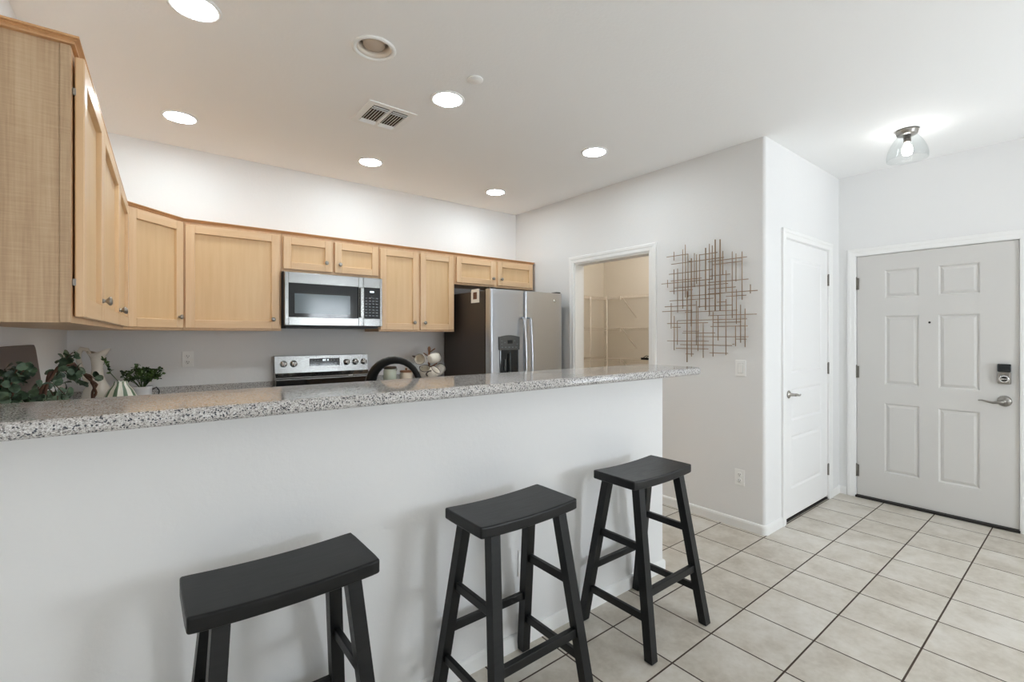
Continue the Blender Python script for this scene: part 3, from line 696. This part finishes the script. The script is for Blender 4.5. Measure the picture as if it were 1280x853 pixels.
r = thing('kitchen_sink', 'stainless steel sink set into the counter behind the bar', 'sink', (1.16, 2.1, cz), 0)
b = MB(); o0 = (SX0 - .012, SY0 - .012, SX1 + .012, SY1 + .012); i0 = (SX0 + .02, SY0 + .02, SX1 - .02, SY1 - .02)
b.box((o0[0], o0[1], cz + .0005), (o0[2], i0[1], cz + .004)).box((o0[0], i0[3], cz + .0005), (o0[2], o0[3], cz + .004)).box((o0[0], i0[1], cz + .0005), (i0[0], i0[3], cz + .004)).box((i0[2], i0[1], cz + .0005), (o0[2], i0[3], cz + .004)); b.build('rim', M['steel'], r)
b = MB(); zf = cz - .19
b.box((i0[0] - .003, i0[1] - .003, zf), (i0[2] + .003, i0[3] + .003, zf + .003))
b.box((i0[0] - .003, i0[1] - .003, zf), (i0[0], i0[3] + .003, cz)).box((i0[2], i0[1] - .003, zf), (i0[2] + .003, i0[3] + .003, cz)).box((i0[0], i0[1] - .003, zf), (i0[2], i0[1], cz)).box((i0[0], i0[3], zf), (i0[2], i0[3] + .003, cz)); b.build('basin', M['steel'], r)
# faucet: high black arch
fb = Vector((.985, 1.918, cz)); dirf = Vector((-.80, .60, 0)); R_ = .108
r = thing('faucet', 'black high-arch kitchen faucet rising behind the bar top', 'faucet', tuple(fb), 0)
MB().lathe([(.027, 0), (.027, .006), (.019, .012), (.018, .07), (.016, .09)], tuple(fb), 24).build('base', M['blackmetal'], r)
zc = 1.155; pts_ = [fb + Vector((0, 0, .08)), fb + Vector((0, 0, zc - cz - .05))]; rad_ = [.0135, .0135]
for i in range(15):
    a = PI * i / 14; pts_.append(fb + dirf * (R_ - R_ * math.cos(a)) + Vector((0, 0, zc - cz + R_ * math.sin(a)))); rad_.append(.0135 + .012 * max(0, (i - 4) / 10))
e_ = pts_[-1]
for dz in (.03, .08): pts_.append(e_ - Vector((0, 0, dz)) - dirf * .012 * 0); rad_.append(.027)
sp = MB().tube(pts_, rad_, 16).build('spout', M['blackmetal'], r)
MB().lathe([(.024, 0), (.026, -.004), (.024, -.012), (.014, -.013)], tuple(e_ - Vector((0, 0, .08))), 20).build('spray_face', M['rubber'], sp)
MB().tube([fb + Vector((.018, 0, .055)), fb + Vector((.05, 0, .058)), fb + Vector((.085, -.005, .085))], [.009, .008, .006], 10).build('lever', M['blackmetal'], r)

# ================================================================== THINGS ON THE COUNTERS
def jar_body(prof, c, seg=28): return MB().lathe(prof, c, seg)
c = (1.735, 3.93, cz); r = thing('storage_jar', 'pale sage storage jar with a dark lid seen through the faucet arch', 'jar', c, 0, 'lidded jars on the back counter')
jar_body([(.050, 0), (.056, .006), (.056, .150), (.050, .160), (.050, .164)], c).build('body', M['sage'], r); MB().lathe([(.055, .165), (.058, .168), (.058, .182), (.050, .186)], c, 28).tube([(c[0] + .058, c[1], c[2] + .172), (c[0] + .066, c[1], c[2] + .160), (c[0] + .060, c[1], c[2] + .14)], .003, 6).build('lid', M['jarlid'], r)
c = (1.905, 3.96, cz); r = thing('storage_jar', 'low beige ceramic jar with a brown wooden lid beside the mug tree', 'jar', c, 0, 'lidded jars on the back counter')
jar_body([(.048, 0), (.056, .008), (.057, .11), (.052, .124)], c).build('body', M['canister'], r)
ld = MB().lathe([(.055, .125), (.057, .128), (.057, .137), (.052, .141)], c, 28).build('lid', M['woodlid'], r); MB().lathe([(.006, .141), (.006, .146), (.011, .152), (.009, .160), (.002, .163)], c, 16).build('lid_knob', M['woodlid'], ld)
# mug tree and its mugs
tc_ = Vector((2.145, 3.97, cz)); r = thing('mug_tree', 'dark wooden mug tree holding hanging mugs beside the refrigerator', 'mug tree', tuple(tc_), 0)
MB().lathe([(.075, 0), (.078, .006), (.07, .014), (.012, .018)], tuple(tc_), 28).build('base', M['woodlid'], r)
MB().lathe([(.010, .016), (.009, .30), (.013, .318), (.015, .335), (.010, .350), (.003, .356)], tuple(tc_), 14).build('post', M['woodlid'], r)
pegs = []
for ang, z in ((200, .26), (285, .30), (330, .16), (235, .17), (285, .14), (60, .27)):
    a = math.radians(ang); d_ = Vector((math.cos(a), math.sin(a), 0)); p0 = tc_ + d_ * .006 + Vector((0, 0, z)); p1 = tc_ + d_ * .075 + Vector((0, 0, z + .035))
    MB().tube([p0, p1], .005, 8).build('peg', M['woodlid'], r); pegs.append((p1, d_, a))
def make_mug():
    r = thing('mug', '', 'mug', (0, 0, 0), 0, 'white dark-rimmed mugs hanging on the mug tree', False)
    MB().lathe([(.026, 0), (.034, .004), (.041, .03), (.043, .06), (.042, .084), (.040, .084), (.041, .06), (.039, .03), (.030, .008), (.002, .007)], (0, 0, 0), 28).build('body', M['mug'], r)
    MB().lathe([(.0405, .083), (.0428, .084), (.0425, .088), (.0402, .088)], (0, 0, 0), 28, ring=True).build('rim', M['rim'], r)
    MB().tube([(.040 + .030 * math.sin(PI * i / 10), 0, .044 - .026 * math.cos(PI * i / 10)) for i in range(11)], .005, 8).build('handle', M['rim'], r)
    return r
mug0 = make_mug()
def place_mug(o, pos, look, roll=0):
    o.location = pos; o.rotation_mode = 'QUATERNION'
    o.rotation_quaternion = Vector(look).to_track_quat('Z', 'X') @ Matrix.Rotation(roll, 3, 'Z').to_quaternion()
mugs = [((2.032, 3.92, 1.155), (-.62, -.72, .02), 1.2, 'white mug hanging at upper left of the mug tree, its tan inside showing'),
        ((2.135, 3.865, 1.162), (.80, .15, .12), -1.6, 'white mug hanging at top front of the mug tree, nearest the tree top'),
        ((2.258, 3.985, 1.038), (.70, .25, .45), -1.4, 'white mug hanging at lower right of the mug tree beside the refrigerator'),
        ((2.083, 3.940, 1.030), (-.25, -.50, .72), 0.6, 'white mug hanging at lower left of the mug tree beside the lidded jar'),
        ((2.098, 3.815, 1.026), (.30, -.60, .70), 1.4, 'white mug hanging at the bottom centre of the mug tree')]
for i, (p, l_, ro, lab) in enumerate(mugs):
    o = mug0 if i == 0 else copy_thing(mug0, p, lab)
    o['label'] = lab; o.scale = (1.15,) * 3; place_mug(o, Vector(p) - Vector(l_).normalized() * .050, l_, ro)
# pitcher
c = Vector((-.205, 3.86, cz)); r = thing('pitcher', 'tall cream ceramic ewer with a curled rim and sweeping handle', 'pitcher', tuple(c), 0)
tb = bmesh.new()
prof = [(.052, 0), (.060, .006), (.077, .045), (.078, .08), (.066, .125), (.044, .17), (.032, .205), (.0275, .25), (.029, .29), (.036, .325), (.050, .350)]
secs = []
vd = Vector((.80, -.55, 0)).normalized()                       # side the spout points to
for r_, h in prof:
    ring = []
    for k_ in range(32):
        a = 2 * PI * k_ / 32; dv = Vector((math.cos(a), math.sin(a), 0)); t_ = max(0, dv.dot(vd)); up = 0; rr_ = r_
        if h > .3: up = (h - .3) * (.62 * t_ ** 3 + .30 * max(0, -dv.dot(vd)) ** 3); rr_ = r_ * (1 + .45 * t_ ** 4 * (h - .3) / .05)
        ring.append(c + dv * rr_ + Vector((0, 0, h + up)))
    secs.append(ring)
for r_, h in [(.046, .350), (.028, .30), (.020, .2)]:
    secs.append([c + Vector((math.cos(2 * PI * k_ / 32), math.sin(2 * PI * k_ / 32), 0)) * r_ + Vector((0, 0, h)) for k_ in range(32)])
MB().loft(secs, True, True).build('body', M['ceramic'], r)
hp = [(-.040, .335), (-.062, .372), (-.092, .378), (-.112, .345), (-.108, .30), (-.092, .24), (-.070, .185), (-.058, .15)]
MB().tube([c + vd * a + Vector((0, 0, h)) for a, h in hp], [.009, .012, .014, .014, .013, .012, .011, .010], 12).build('handle', M['ceramic'], r)
# striped vase
c = Vector((-.09, 3.66, cz)); o = MB().lathe([(.055, 0), (.074, .01), (.086, .05), (.082, .085), (.058, .135), (.036, .165), (.031, .186), (.026, .186), (.028, .16), (.01, .08)], tuple(c), 54, 'z', lambda a: .035 * math.sin(9 * a)).build('striped_vase', M['gourd'], off=c)
tag(o, 'ribbed gourd-shaped vase striped sage green and white beside the ewer', 'vase')
def leaf(b, p, d, n, L, w, round_=False):
    d = Vector(d).normalized(); s = d.cross(Vector(n))
    if s.length < 1e-3: s = d.cross(Vector((1, 0, .3)))
    s.normalize(); u = s.cross(d); pr_ = [(0, .12), (.22, .8), (.5, 1.0), (.78, .72), (1, .08)] if not round_ else [(0, .2), (.15, .8), (.45, 1.0), (.8, .85), (1, .25)]
    vs = []
    for t_, w_ in pr_:
        q = Vector(p) + d * L * t_ + u * (-.12 * L * (2 * t_ - 1) ** 2)
        vs += [q - s * w * w_ / 2 + u * w * .10, q, q + s * w * w_ / 2 + u * w * .10]
    fs = []
    for i in range(4):
        for j in range(2): fs.append((i * 3 + j, i * 3 + j + 1, i * 3 + j + 4, i * 3 + j + 3))
    b.faces(vs, fs, True)
rnd = random.Random(3)
def rv(s=1): return Vector((rnd.uniform(-s, s), rnd.uniform(-s, s), rnd.uniform(-s, s)))
# sprig standing in the striped vase
r = thing('leafy_sprig', 'thin leafy sprig rising between the ewer and the striped vase', 'sprig', tuple(c + Vector((-.01, 0, .09))), 0)
stem = [c + Vector((-.008, 0, .09)), c + Vector((-.014, -.002, .19)), c + Vector((-.045, -.01, .235)), c + Vector((-.065, -.015, .29)), c + Vector((-.078, -.02, .325))]
MB().tube(stem, .002, 6).build('stem', M['shrub'], r); b = MB()
for i in range(26):
    t_ = i / 25 * 2.0; k_ = 2 + min(1, int(t_)); f_ = t_ - int(t_) if t_ < 2 else 1; p = stem[k_].lerp(stem[min(k_ + 1, 4)], f_)
    leaf(b, p, rv() + Vector((0, 0, .3)), rv(), .022, .013)
b.build('leaves', M['shrub'], r)
# small potted plant
c = Vector((.012, 3.93, cz)); r = thing('potted_plant', 'small bushy green plant in a white pot below the corner cabinet', 'plant', tuple(c), 0)
MB().lathe([(.042, 0), (.046, .004), (.052, .11), (.054, .125), (.048, .125), (.046, .10), (.001, .10)], tuple(c), 30).build('pot', M['whitepot'], r)
MB().tube([c + Vector((.052, 0, .10)), c + Vector((.075, .0, .115)), c + Vector((.090, 0, .09)), c + Vector((.085, 0, .05)), c + Vector((.052, 0, .03))], .0035, 8).build('wire_handle', M['blackmetal'], r)
b = MB(); s_ = MB()
for i in range(34):
    a = rnd.uniform(0, 2 * PI); rad = rnd.uniform(.02, .085); tip = c + Vector((rad * math.cos(a) * 1.1, rad * math.sin(a), .155 + rnd.uniform(0, .10) * (1 - rad * 4)))
    s_.tube([c + Vector((0, 0, .10)), c.lerp(tip, .5) + Vector((0, 0, .06)), tip], .0018, 5)
    for k_ in range(11): leaf(b, tip + rv(.018), rv() + Vector((math.cos(a), math.sin(a), .6)) * .6, rv() + Vector((0, 0, 1)), .024, .016)
s_.build('stems', M['shrub'], r); b.build('leaves', M['shrub'], r)
# eucalyptus in a brown pot at far left
c = Vector((-.322, 2.03, cz)); r = thing('potted_plant', 'bluish green eucalyptus plant in a brown pot at the far left', 'plant', tuple(c), 0)
MB().lathe([(.045, 0), (.05, .004), (.062, .18), (.066, .20), (.058, .20), (.055, .17), (.001, .17)], tuple(c), 28).build('pot', M['terracotta'], r)
b = MB(); s_ = MB()
for i in range(14):
    a = rnd.uniform(0, 2 * PI); rad = rnd.uniform(.02, .11); tip = c + Vector((rad * math.cos(a) * .35 + .03, rad * math.sin(a), .24 + rnd.uniform(.0, .14)))
    base_ = c + Vector((0, 0, .17)); mid = base_.lerp(tip, .5) + Vector((0, 0, .05)); s_.tube([base_, mid, tip], .0022, 5)
    for k_ in range(9):
        p = mid.lerp(tip, k_ / 8); sd = rv(); leaf(b, p, sd + Vector((0, 0, .15)), rv() + Vector((.6, -.6, .8)), .027, .023, True)
s_.build('stems', M['bark'], r); b.build('leaves', M['euca'], r)
# twisted vine with leaves, arching along the counter
r = thing('vine_garland', 'twisted brown branch arching over the counter with round green leaves', 'branch', (-.24, 2.75, cz), 0)
V_ = lambda x, y, z: Vector((x, y, z))
path = [V_(-.285, 2.46, cz + .008), V_(-.29, 2.47, 1.06), V_(-.29, 2.52, 1.165), V_(-.28, 2.66, 1.222), V_(-.262, 2.79, 1.243), V_(-.24, 2.89, 1.246), V_(-.217, 2.95, 1.214), V_(-.19, 2.98, 1.178), V_(-.168, 3.0, 1.136), V_(-.172, 3.0, 1.09), V_(-.185, 2.99, 1.03), V_(-.19, 2.98, cz + .008)]
fine = []
for i in range(len(path) - 1):
    for k_ in range(4): fine.append(path[i].lerp(path[i + 1], k_ / 4))
fine.append(path[-1]); b = MB()
for ph in (0, PI):
    b.tube([p + Vector((math.cos(i * .8 + ph), math.sin(i * .8 + ph), .4 * math.sin(i * .8 + ph))) * .0065 for i, p in enumerate(fine)], .0058, 7)
s_ = b; b = MB()
for i in range(30):
    p = path[1].lerp(path[2], rnd.random()) if i % 4 == 0 else fine[rnd.randint(5, 27)]
    q = p + rv(.045) + Vector((.01, -.01, -.02 if i % 3 else .03)); s_.tube([p, p.lerp(q, .5) + Vector((0, 0, .008)), q], .0016, 5)
    for k_ in range(3): leaf(b, q + rv(.012), rv() + Vector((0, 0, .1)), rv() + Vector((.5, -.6, .6)), .034 if i % 3 else .028, .029, True)
for i in range(20):
    q = Vector((-.285 + rnd.uniform(-.03, .06), rnd.uniform(2.25, 2.85), 1.075 + rnd.uniform(0, .075))); p = q - Vector((0, 0, .05)); s_.tube([p, q], .0016, 5)
    for k_ in range(3): leaf(b, q + rv(.015), rv() + Vector((0, 0, .3)), rv() + Vector((.5, -.6, .6)), .036, .030, True)
s_.build('branch', M['bark'], r); b.build('leaves', M['euca'], r)
# boards leaning on the left wall
def lean_board(name, label, y0, y1, h, th, tilt, off_, mat_, slats=0):
    b = MB(); p0 = LO - LN * .318 + LU * (y0 - LO.y); w = y1 - y0; rad = .03; outline = [(0, 0), (w, 0)] + [(w - rad + rad * math.cos(a), h - rad + rad * math.sin(a)) for a in [i * PI / 2 / 6 for i in range(7)]] + [(rad - rad * math.sin(a), h - rad + rad * math.cos(a)) for a in [i * PI / 2 / 6 for i in range(7)]]
    secs = []
    for o_ in (0, th):
        secs.append([p0 + LU * u + LN * (off_ - tilt * (z / h) + o_ + .004) + Vector((0, 0, cz + z + .001)) for u, z in outline])
    b.loft(secs, True, False); return tag(b.build(name, mat_, off=tuple(Vector((p0.x, p0.y, cz)) + LU * (w / 2) + LN * off_)), label, 'board')
lean_board('serving_board', 'large grey-brown board with rounded corners leaning on the left wall', 2.45, 3.13, .415, .014, .05, .052, M['board'])
lean_board('serving_board', 'dark brown wooden board leaning behind the eucalyptus plant at the far left', 1.86, 2.34, .395, .014, .02, .030, M['slat'])

# ================================================================== SWITCH AND OUTLETS
def plate(kind, label, w, h, loc, rz, name):
    r = thing(name, label, 'switch' if kind == 'switch' else 'outlet', loc, rz, None if kind == 'switch' else 'white wall outlets', False)
    MB().box((-w / 2, -.006, -h / 2), (w / 2, 0, h / 2), .003).build('plate', M['plastic'], r)
    if kind == 'switch': 
        k_ = MB().box((-.017, -.009, -.034), (.017, -.0055, .034), .002).build('rocker', M['plastic'], r)
        MB().box((-.0185, -.0066, -.0355), (.0185, -.0058, .0355)).build('gap', M['gap'], r)
    else:
        for s in (1, -1):
            f_ = MB().lathe([(.017, -.0055), (.017, -.0085), (.015, -.009)], (0, 0, s * .021), 20, 'y').build('socket', M['plastic'], r)
            MB().box((-.0075, -.0096, s * .021 - .002), (-.005, -.0088, s * .021 + .007)).box((.005, -.0096, s * .021 - .002), (.0075, -.0088, s * .021 + .006)).lathe([(.0028, -.0088), (.0028, -.0096)], (0, 0, s * .021 - .008), 10, 'y').build('slots', M['dark'], f_)
    return r
plate('switch', 'white rocker light switch on the right wall below the wire art', .074, .116, (XR, 1.614, 1.140), -PI / 2, 'light_switch')
plate('outlet', 'white outlet low on the right wall beside the walkway', .070, .114, (XR, 1.620, .360), -PI / 2, 'wall_outlet')
plate('outlet', 'white outlet on the kitchen back wall left of the range', .070, .114, (.275, YB, 1.200), 0, 'wall_outlet')
plate('outlet', 'white outlet on the bar wall half hidden behind the middle stool', .070, .116, (1.340, BY, .369), 0, 'wall_outlet')

# ================================================================== WIRE WALL ART
VR = [(2.126, 1.968, 2.038), (2.049, 1.583, 2.046), (2.027, 1.669, 2.08), (2.004, 1.668, 2.002), (2.126, 1.701, 1.898), (2.094, 1.554, 1.901), (2.184, 1.756, 1.821), (1.976, 1.444, 1.967), (2.012, 1.166, 1.718), (1.951, 1.744, 2.003), (1.933, 1.767, 1.992), (1.909, 1.583, 1.989), (1.86, 1.563, 2.03), (1.83, 1.526, 2.056), (1.808, 1.786, 2.041), (1.785, 1.554, 2.081), (1.748, 1.552, 2.076), (1.727, 1.813, 1.988), (1.704, 1.689, 1.846), (1.658, 1.497, 1.975), (1.631, 1.758, 1.957), (1.628, 1.456, 1.701), (1.588, 1.624, 1.965), (1.53, 1.666, 1.729), (2.151, 1.428, 1.632), (2.124, 1.256, 1.529), (2.096, 1.298, 1.49), (1.975, 1.211, 1.444), (1.934, 1.298, 1.639), (1.921, 1.255, 1.596), (1.879, 1.205, 1.467), (1.802, 1.217, 1.548), (1.763, 1.336, 1.523), (1.704, 1.232, 1.637), (1.598, 1.322, 1.591), (1.567, 1.292, 1.562), (1.634, 1.297, 1.445)]
HR = [(2.196, 2.006, 2.005), (2.155, 1.722, 1.942), (1.809, 1.588, 1.898), (1.844, 1.557, 1.924), (1.91, 1.772, 1.985), (2.174, 1.807, 1.864), (1.832, 1.676, 1.816), (2.158, 1.895, 1.808), (2.243, 1.813, 1.792), (1.844, 1.546, 1.768), (2.126, 1.692, 1.75), (2.169, 1.969, 1.726), (1.844, 1.484, 1.684), (1.707, 1.561, 1.656), (2.015, 1.752, 1.68), (1.844, 1.635, 1.72), (2.169, 1.801, 1.65), (2.213, 1.944, 1.605), (2.237, 1.972, 1.567), (2.032, 1.625, 1.554), (1.921, 1.66, 1.592), (1.776, 1.704, 1.618), (1.841, 1.49, 1.521), (2.098, 1.556, 1.49), (2.191, 1.844, 1.469), (2.144, 2.071, 1.438), (1.801, 1.596, 1.469), (1.824, 1.551, 1.44), (2.049, 1.916, 1.406), (2.056, 1.789, 1.392), (1.941, 1.546, 1.364), (1.634, 1.559, 1.348), (2.191, 1.838, 1.33), (2.075, 1.663, 1.301), (2.112, 1.841, 1.272), (2.026, 1.96, 1.23), (1.832, 1.692, 1.244)]
THICK = {7, 8, 12, 15, 16}
r = thing('wire_wall_art', 'bronze wall sculpture of crossed upright and level rods on the right wall', 'wall art', (XR - .03, 1.86, 1.6), 0)
for i, (y, z0, z1) in enumerate(VR): MB().tube([(XR - .036, y, z0), (XR - .036, y, z1)], .0046 if i in THICK else .0031, 6).build('rod', M['rod'], r)
for y0, y1, z in HR: MB().tube([(XR - .030, y0, z), (XR - .030, y1, z)], .0031, 6).build('rod', M['rod'], r)
b = MB()
for y, z in ((2.0, 1.95), (1.66, 1.90), (2.05, 1.30), (1.66, 1.31)): b.tube([(XR - .027, y, z), (XR - .001, y, z)], .003, 6)
b.build('wall_pins', M['rod'], r)

# ================================================================== PANTRY SHELVES
def wire_shelf(z, label):
    r = thing('wire_shelf', label, 'shelf', (4.7, 3.2, z), 0, 'white wire shelves around the pantry walls')
    d_ = .31; x0, x1, y0, y1 = XR + T + .008, PXE - .002, 2.004, YB - .014
    b = MB(); rw = .0022
    for i in range(5): # long wires, back wall and far wall
        b.bar((x1 - .008 - i * (d_ - .01) / 4, y0, z), (x1 - .008 - i * (d_ - .01) / 4, y1 - (d_ if i else 0), z), .005, .005)
        b.bar((x0, y1 - .006 - i * (d_ - .01) / 4, z), (x1, y1 - .006 - i * (d_ - .01) / 4, z), .005, .005)
    n = 64
    for i in range(n): y = y0 + .02 + (y1 - y0 - d_ - .03) * i / (n - 1); b.bar((x1 - d_, y, z + .004), (x1, y, z + .004), .003, .003)
    n = 42
    for i in range(n): x = x0 + .02 + (x1 - x0 - .04) * i / (n - 1); b.bar((x, y1 - d_, z + .004), (x, y1, z + .004), .003, .003)
    b.build('wire_deck', M['wire'], r)
    b = MB(); b.bar((x1 - d_, y0, z - .028), (x1 - d_, y1 - d_, z - .028), .006, .006); b.bar((x0, y1 - d_, z - .028), (x1 - d_, y1 - d_, z - .028), .006, .006)
    n = 50
    for i in range(n): y = y0 + .02 + (y1 - y0 - d_ - .03) * i / (n - 1); b.bar((x1 - d_, y, z - .028), (x1 - d_, y, z + .004), .003, .003)
    n = 36
    for i in range(n): x = x0 + .02 + (x1 - x0 - d_ - .04) * i / (n - 1); b.bar((x, y1 - d_, z - .028), (x, y1 - d_, z + .004), .003, .003)
    b.build('front_lip', M['wire'], r)
    for y in (3.63, 2.5):
        MB().bar((x1 - d_ + .02, y, z - .006), (x1 - .002, y, z - .25), .008, .012).build('bracket', M['wire'], r)
    MB().bar((x1 - d_ - .012, 3.63, z - .045), (x1 - d_ - .012, 3.63, z + .004), .018, .018).build('clip', M['wire'], r)
    return r
for z, lab in ((1.845, 'white wire shelf nearest the top of the pantry opening'), (1.462, 'white wire shelf in the middle of the pantry, below the topmost one'), (1.085, 'white wire shelf low in the pantry holding a black rack')): wire_shelf(z, lab)
tag(MB().tube([(PXE - .312, YB - .326, 0), (PXE - .312, YB - .326, 1.87)], .008, 10).build('shelf_pole', M['wire'], off=(PXE - .312, YB - .326, 0)), 'white upright pole at the inner corner of the pantry shelves', 'pole', 'upright poles of the pantry shelving')
tag(MB().tube([(4.25, YB - .328, 0), (4.25, YB - .328, 1.84)], .007, 10).build('shelf_pole', M['wire'], off=(4.25, YB - .328, 0)), 'white upright pole close to the left jamb of the pantry opening', 'pole', 'upright poles of the pantry shelving')
c = Vector((4.66, 3.12, 1.0925)); r = thing('cooling_rack', 'black metal rack lying on the low pantry shelf by the right jamb', 'rack', tuple(c), 0)
b = MB().bar(c + Vector((-.10, -.26, .012)), c + Vector((-.10, .22, .012)), .02, .024).bar(c + Vector((.10, -.26, .012)), c + Vector((.10, .22, .012)), .012, .012); b.build('frame', M['blackmetal'], r); b = MB()
for i in range(13): y = -.25 + i * .038; b.tube([c + Vector((-.10, y, .016)), c + Vector((-.02, y, .045)), c + Vector((.10, y, .014))], .004, 6)
b.build('bars', M['blackmetal'], r)

# ================================================================== CEILING FITTINGS
def make_downlight():
    r = thing('ceiling_downlight', '', 'ceiling light', (0, 0, CH), 0, 'lit round downlights in the kitchen ceiling', False)
    MB().lathe([(.098, 0), (.098, -.004), (.092, -.007), (.082, -.006), (.080, -.001), (.080, 0)], (0, 0, 0), 40, ring=True).build('trim_ring', M['plastic'], r)
    MB().lathe([(.079, -.001), (.079, -.0045), (.06, -.0055), (.0, -.0058)], (0, 0, 0), 40).build('lens', M['lens'], r)
    return r
dl0 = make_downlight()
for i, (x, y, lab) in enumerate([(.178, 2.355, 'lit round ceiling downlight cut off by the top edge of the photo'), (.197, 3.601, 'lit round ceiling downlight in front of the angled corner cabinet'), (1.425, 3.598, 'lit round ceiling downlight beyond the vent, in front of the microwave wall'),
        (2.66, 3.612, 'lit round ceiling downlight nearest the corner above the refrigerator'), (2.657, 2.365, 'lit round ceiling downlight closest to the right wall, opposite the pantry'), (1.398, 2.366, 'lit round ceiling downlight between the vent and the small round cover')]):
    o = dl0 if i == 0 else copy_thing(dl0, (x, y, CH), lab)
    o.location = (x, y, CH); o['label'] = lab
c = (.876, 2.165, CH); r = thing('recessed_light', 'unlit recessed ceiling light with a deep white baffle beside the vent', 'ceiling light', c, 0)
M['baffle'] = new_mat('baffle_white', rgb(226, 216, 204), 0.45); M['deadlamp'] = new_mat('unlit_lamp_face', rgb(198, 184, 170), 0.5)
MB().lathe([(.080, 0), (.101, 0), (.102, -.004), (.096, -.008), (.086, -.008), (.080, -.003)], c, 40, ring=True).build('trim_ring', M['plastic'], r)
MB().lathe([(.0805, .0), (.072, .018), (.064, .045), (.061, .045), (.069, .018), (.077, -.002)], c, 40, ring=True).build('baffle', M['baffle'], r)
MB().lathe([(.062, .044), (.054, .034), (.051, .016), (.046, .011), (.0, .009)], c, 36).build('lamp', M['deadlamp'], r)
c = (1.405, 2.090, CH); tag(MB().lathe([(.041, 0), (.041, -.006), (.039, -.008), (.0, -.0085)], c, 32).build('ceiling_cover', M['plastic'], off=c), 'small round white cover plate on the ceiling near a downlight', 'cover plate')
# ceiling vent
vx0, vx1, vy0, vy1 = 1.044, 1.346, 2.645, 2.973; r = thing('ceiling_vent', 'white louvred air vent in the kitchen ceiling', 'vent', ((vx0 + vx1) / 2, (vy0 + vy1) / 2, CH), 0)
b = MB(); w = .040
b.box((vx0, vy0, CH - .006), (vx1, vy0 + w, CH), .002).box((vx0, vy1 - w, CH - .006), (vx1, vy1, CH), .002).box((vx0, vy0 + w, CH - .006), (vx0 + w, vy1 - w, CH), .002).box((vx1 - w, vy0 + w, CH - .006), (vx1, vy1 - w, CH), .002)
xm = (vx0 + vx1) / 2; b.box((xm - .009, vy0 + w, CH - .007), (xm + .009, vy1 - w, CH)); b.build('frame', M['plastic'], r)
M['duct_shade'] = new_mat('duct_shadow', rgb(70, 56, 46), 0.8); MB().box((vx0 + w, vy0 + w, CH - .0012), (vx1 - w, vy1 - w, CH - .0004)).build('duct_shade', M['duct_shade'], r)  # flat dark sheet behind the louvres, shade put into its colour
for x0, x1 in ((vx0 + w, xm - .009), (xm + .009, vx1 - w)):
    for y in (vy0 + w + .012, vy0 + w + .034, vy1 - w - .012, vy1 - w - .034):
        s = 1 if y < (vy0 + vy1) / 2 else -1; MB().bar((x0 + .002, y, CH - .007), (x1 - .002, y, CH - .007), .003, .014, (0, s * .9, 1)).build('louver', M['plastic'], r)
    n = 6
    for i in range(n):
        x = x0 + (x1 - x0) * (i + .5) / n; MB().bar((x, vy0 + w + .052, CH - .006), (x, vy1 - w - .052, CH - .006), .003, .011, (.8, 0, 1)).build('louver', M['plastic'], r)
# pantry lamp, above the opening
c = Vector((4.05, 2.95, CH)); r = thing('pantry_ceiling_light', 'lit round ceiling lamp inside the pantry, above the shelves', 'ceiling light', tuple(c), 0)
MB().lathe([(.14, 0), (.14, -.02), (.13, -.024)], tuple(c), 32).build('base', M['plastic'], r)
M['pantrylamp'] = emit('lit_pantry_lamp', (1.0, 0.96, 0.90, 1), 66.0)
MB().lathe([(.128, -.022), (.122, -.05), (.09, -.075), (.04, -.088), (.0, -.09)], tuple(c), 32).build('shade', M['pantrylamp'], r)
# entry light
c = Vector((4.012, .82, CH)); r = thing('flush_ceiling_light', 'flush ceiling light with a nickel canopy and clear glass shade over the entry', 'ceiling light', tuple(c), 0)
MB().lathe([(.062, 0), (.062, -.012), (.058, -.018), (.058, -.026), (.050, -.034), (.030, -.036)], tuple(c), 36).build('canopy', M['nickel'], r)
MB().lathe([(.020, -.034), (.020, -.075), (.016, -.080)], tuple(c), 20).build('socket', M['jarlid'], r)
MB().lathe([(.012, -.080), (.014, -.092), (.026, -.115), (.030, -.135), (.024, -.158), (.010, -.168), (.0, -.170)], tuple(c), 24).build('bulb', M['bulb'], r)
MB().lathe([(.052, -.030), (.060, -.045), (.085, -.085), (.104, -.130), (.112, -.170), (.110, -.195), (.1075, -.195), (.1095, -.170), (.1015, -.130), (.0825, -.085), (.0575, -.045), (.050, -.032)], tuple(c), 40, ring=True).build('glass_shade', M['glass'], r)
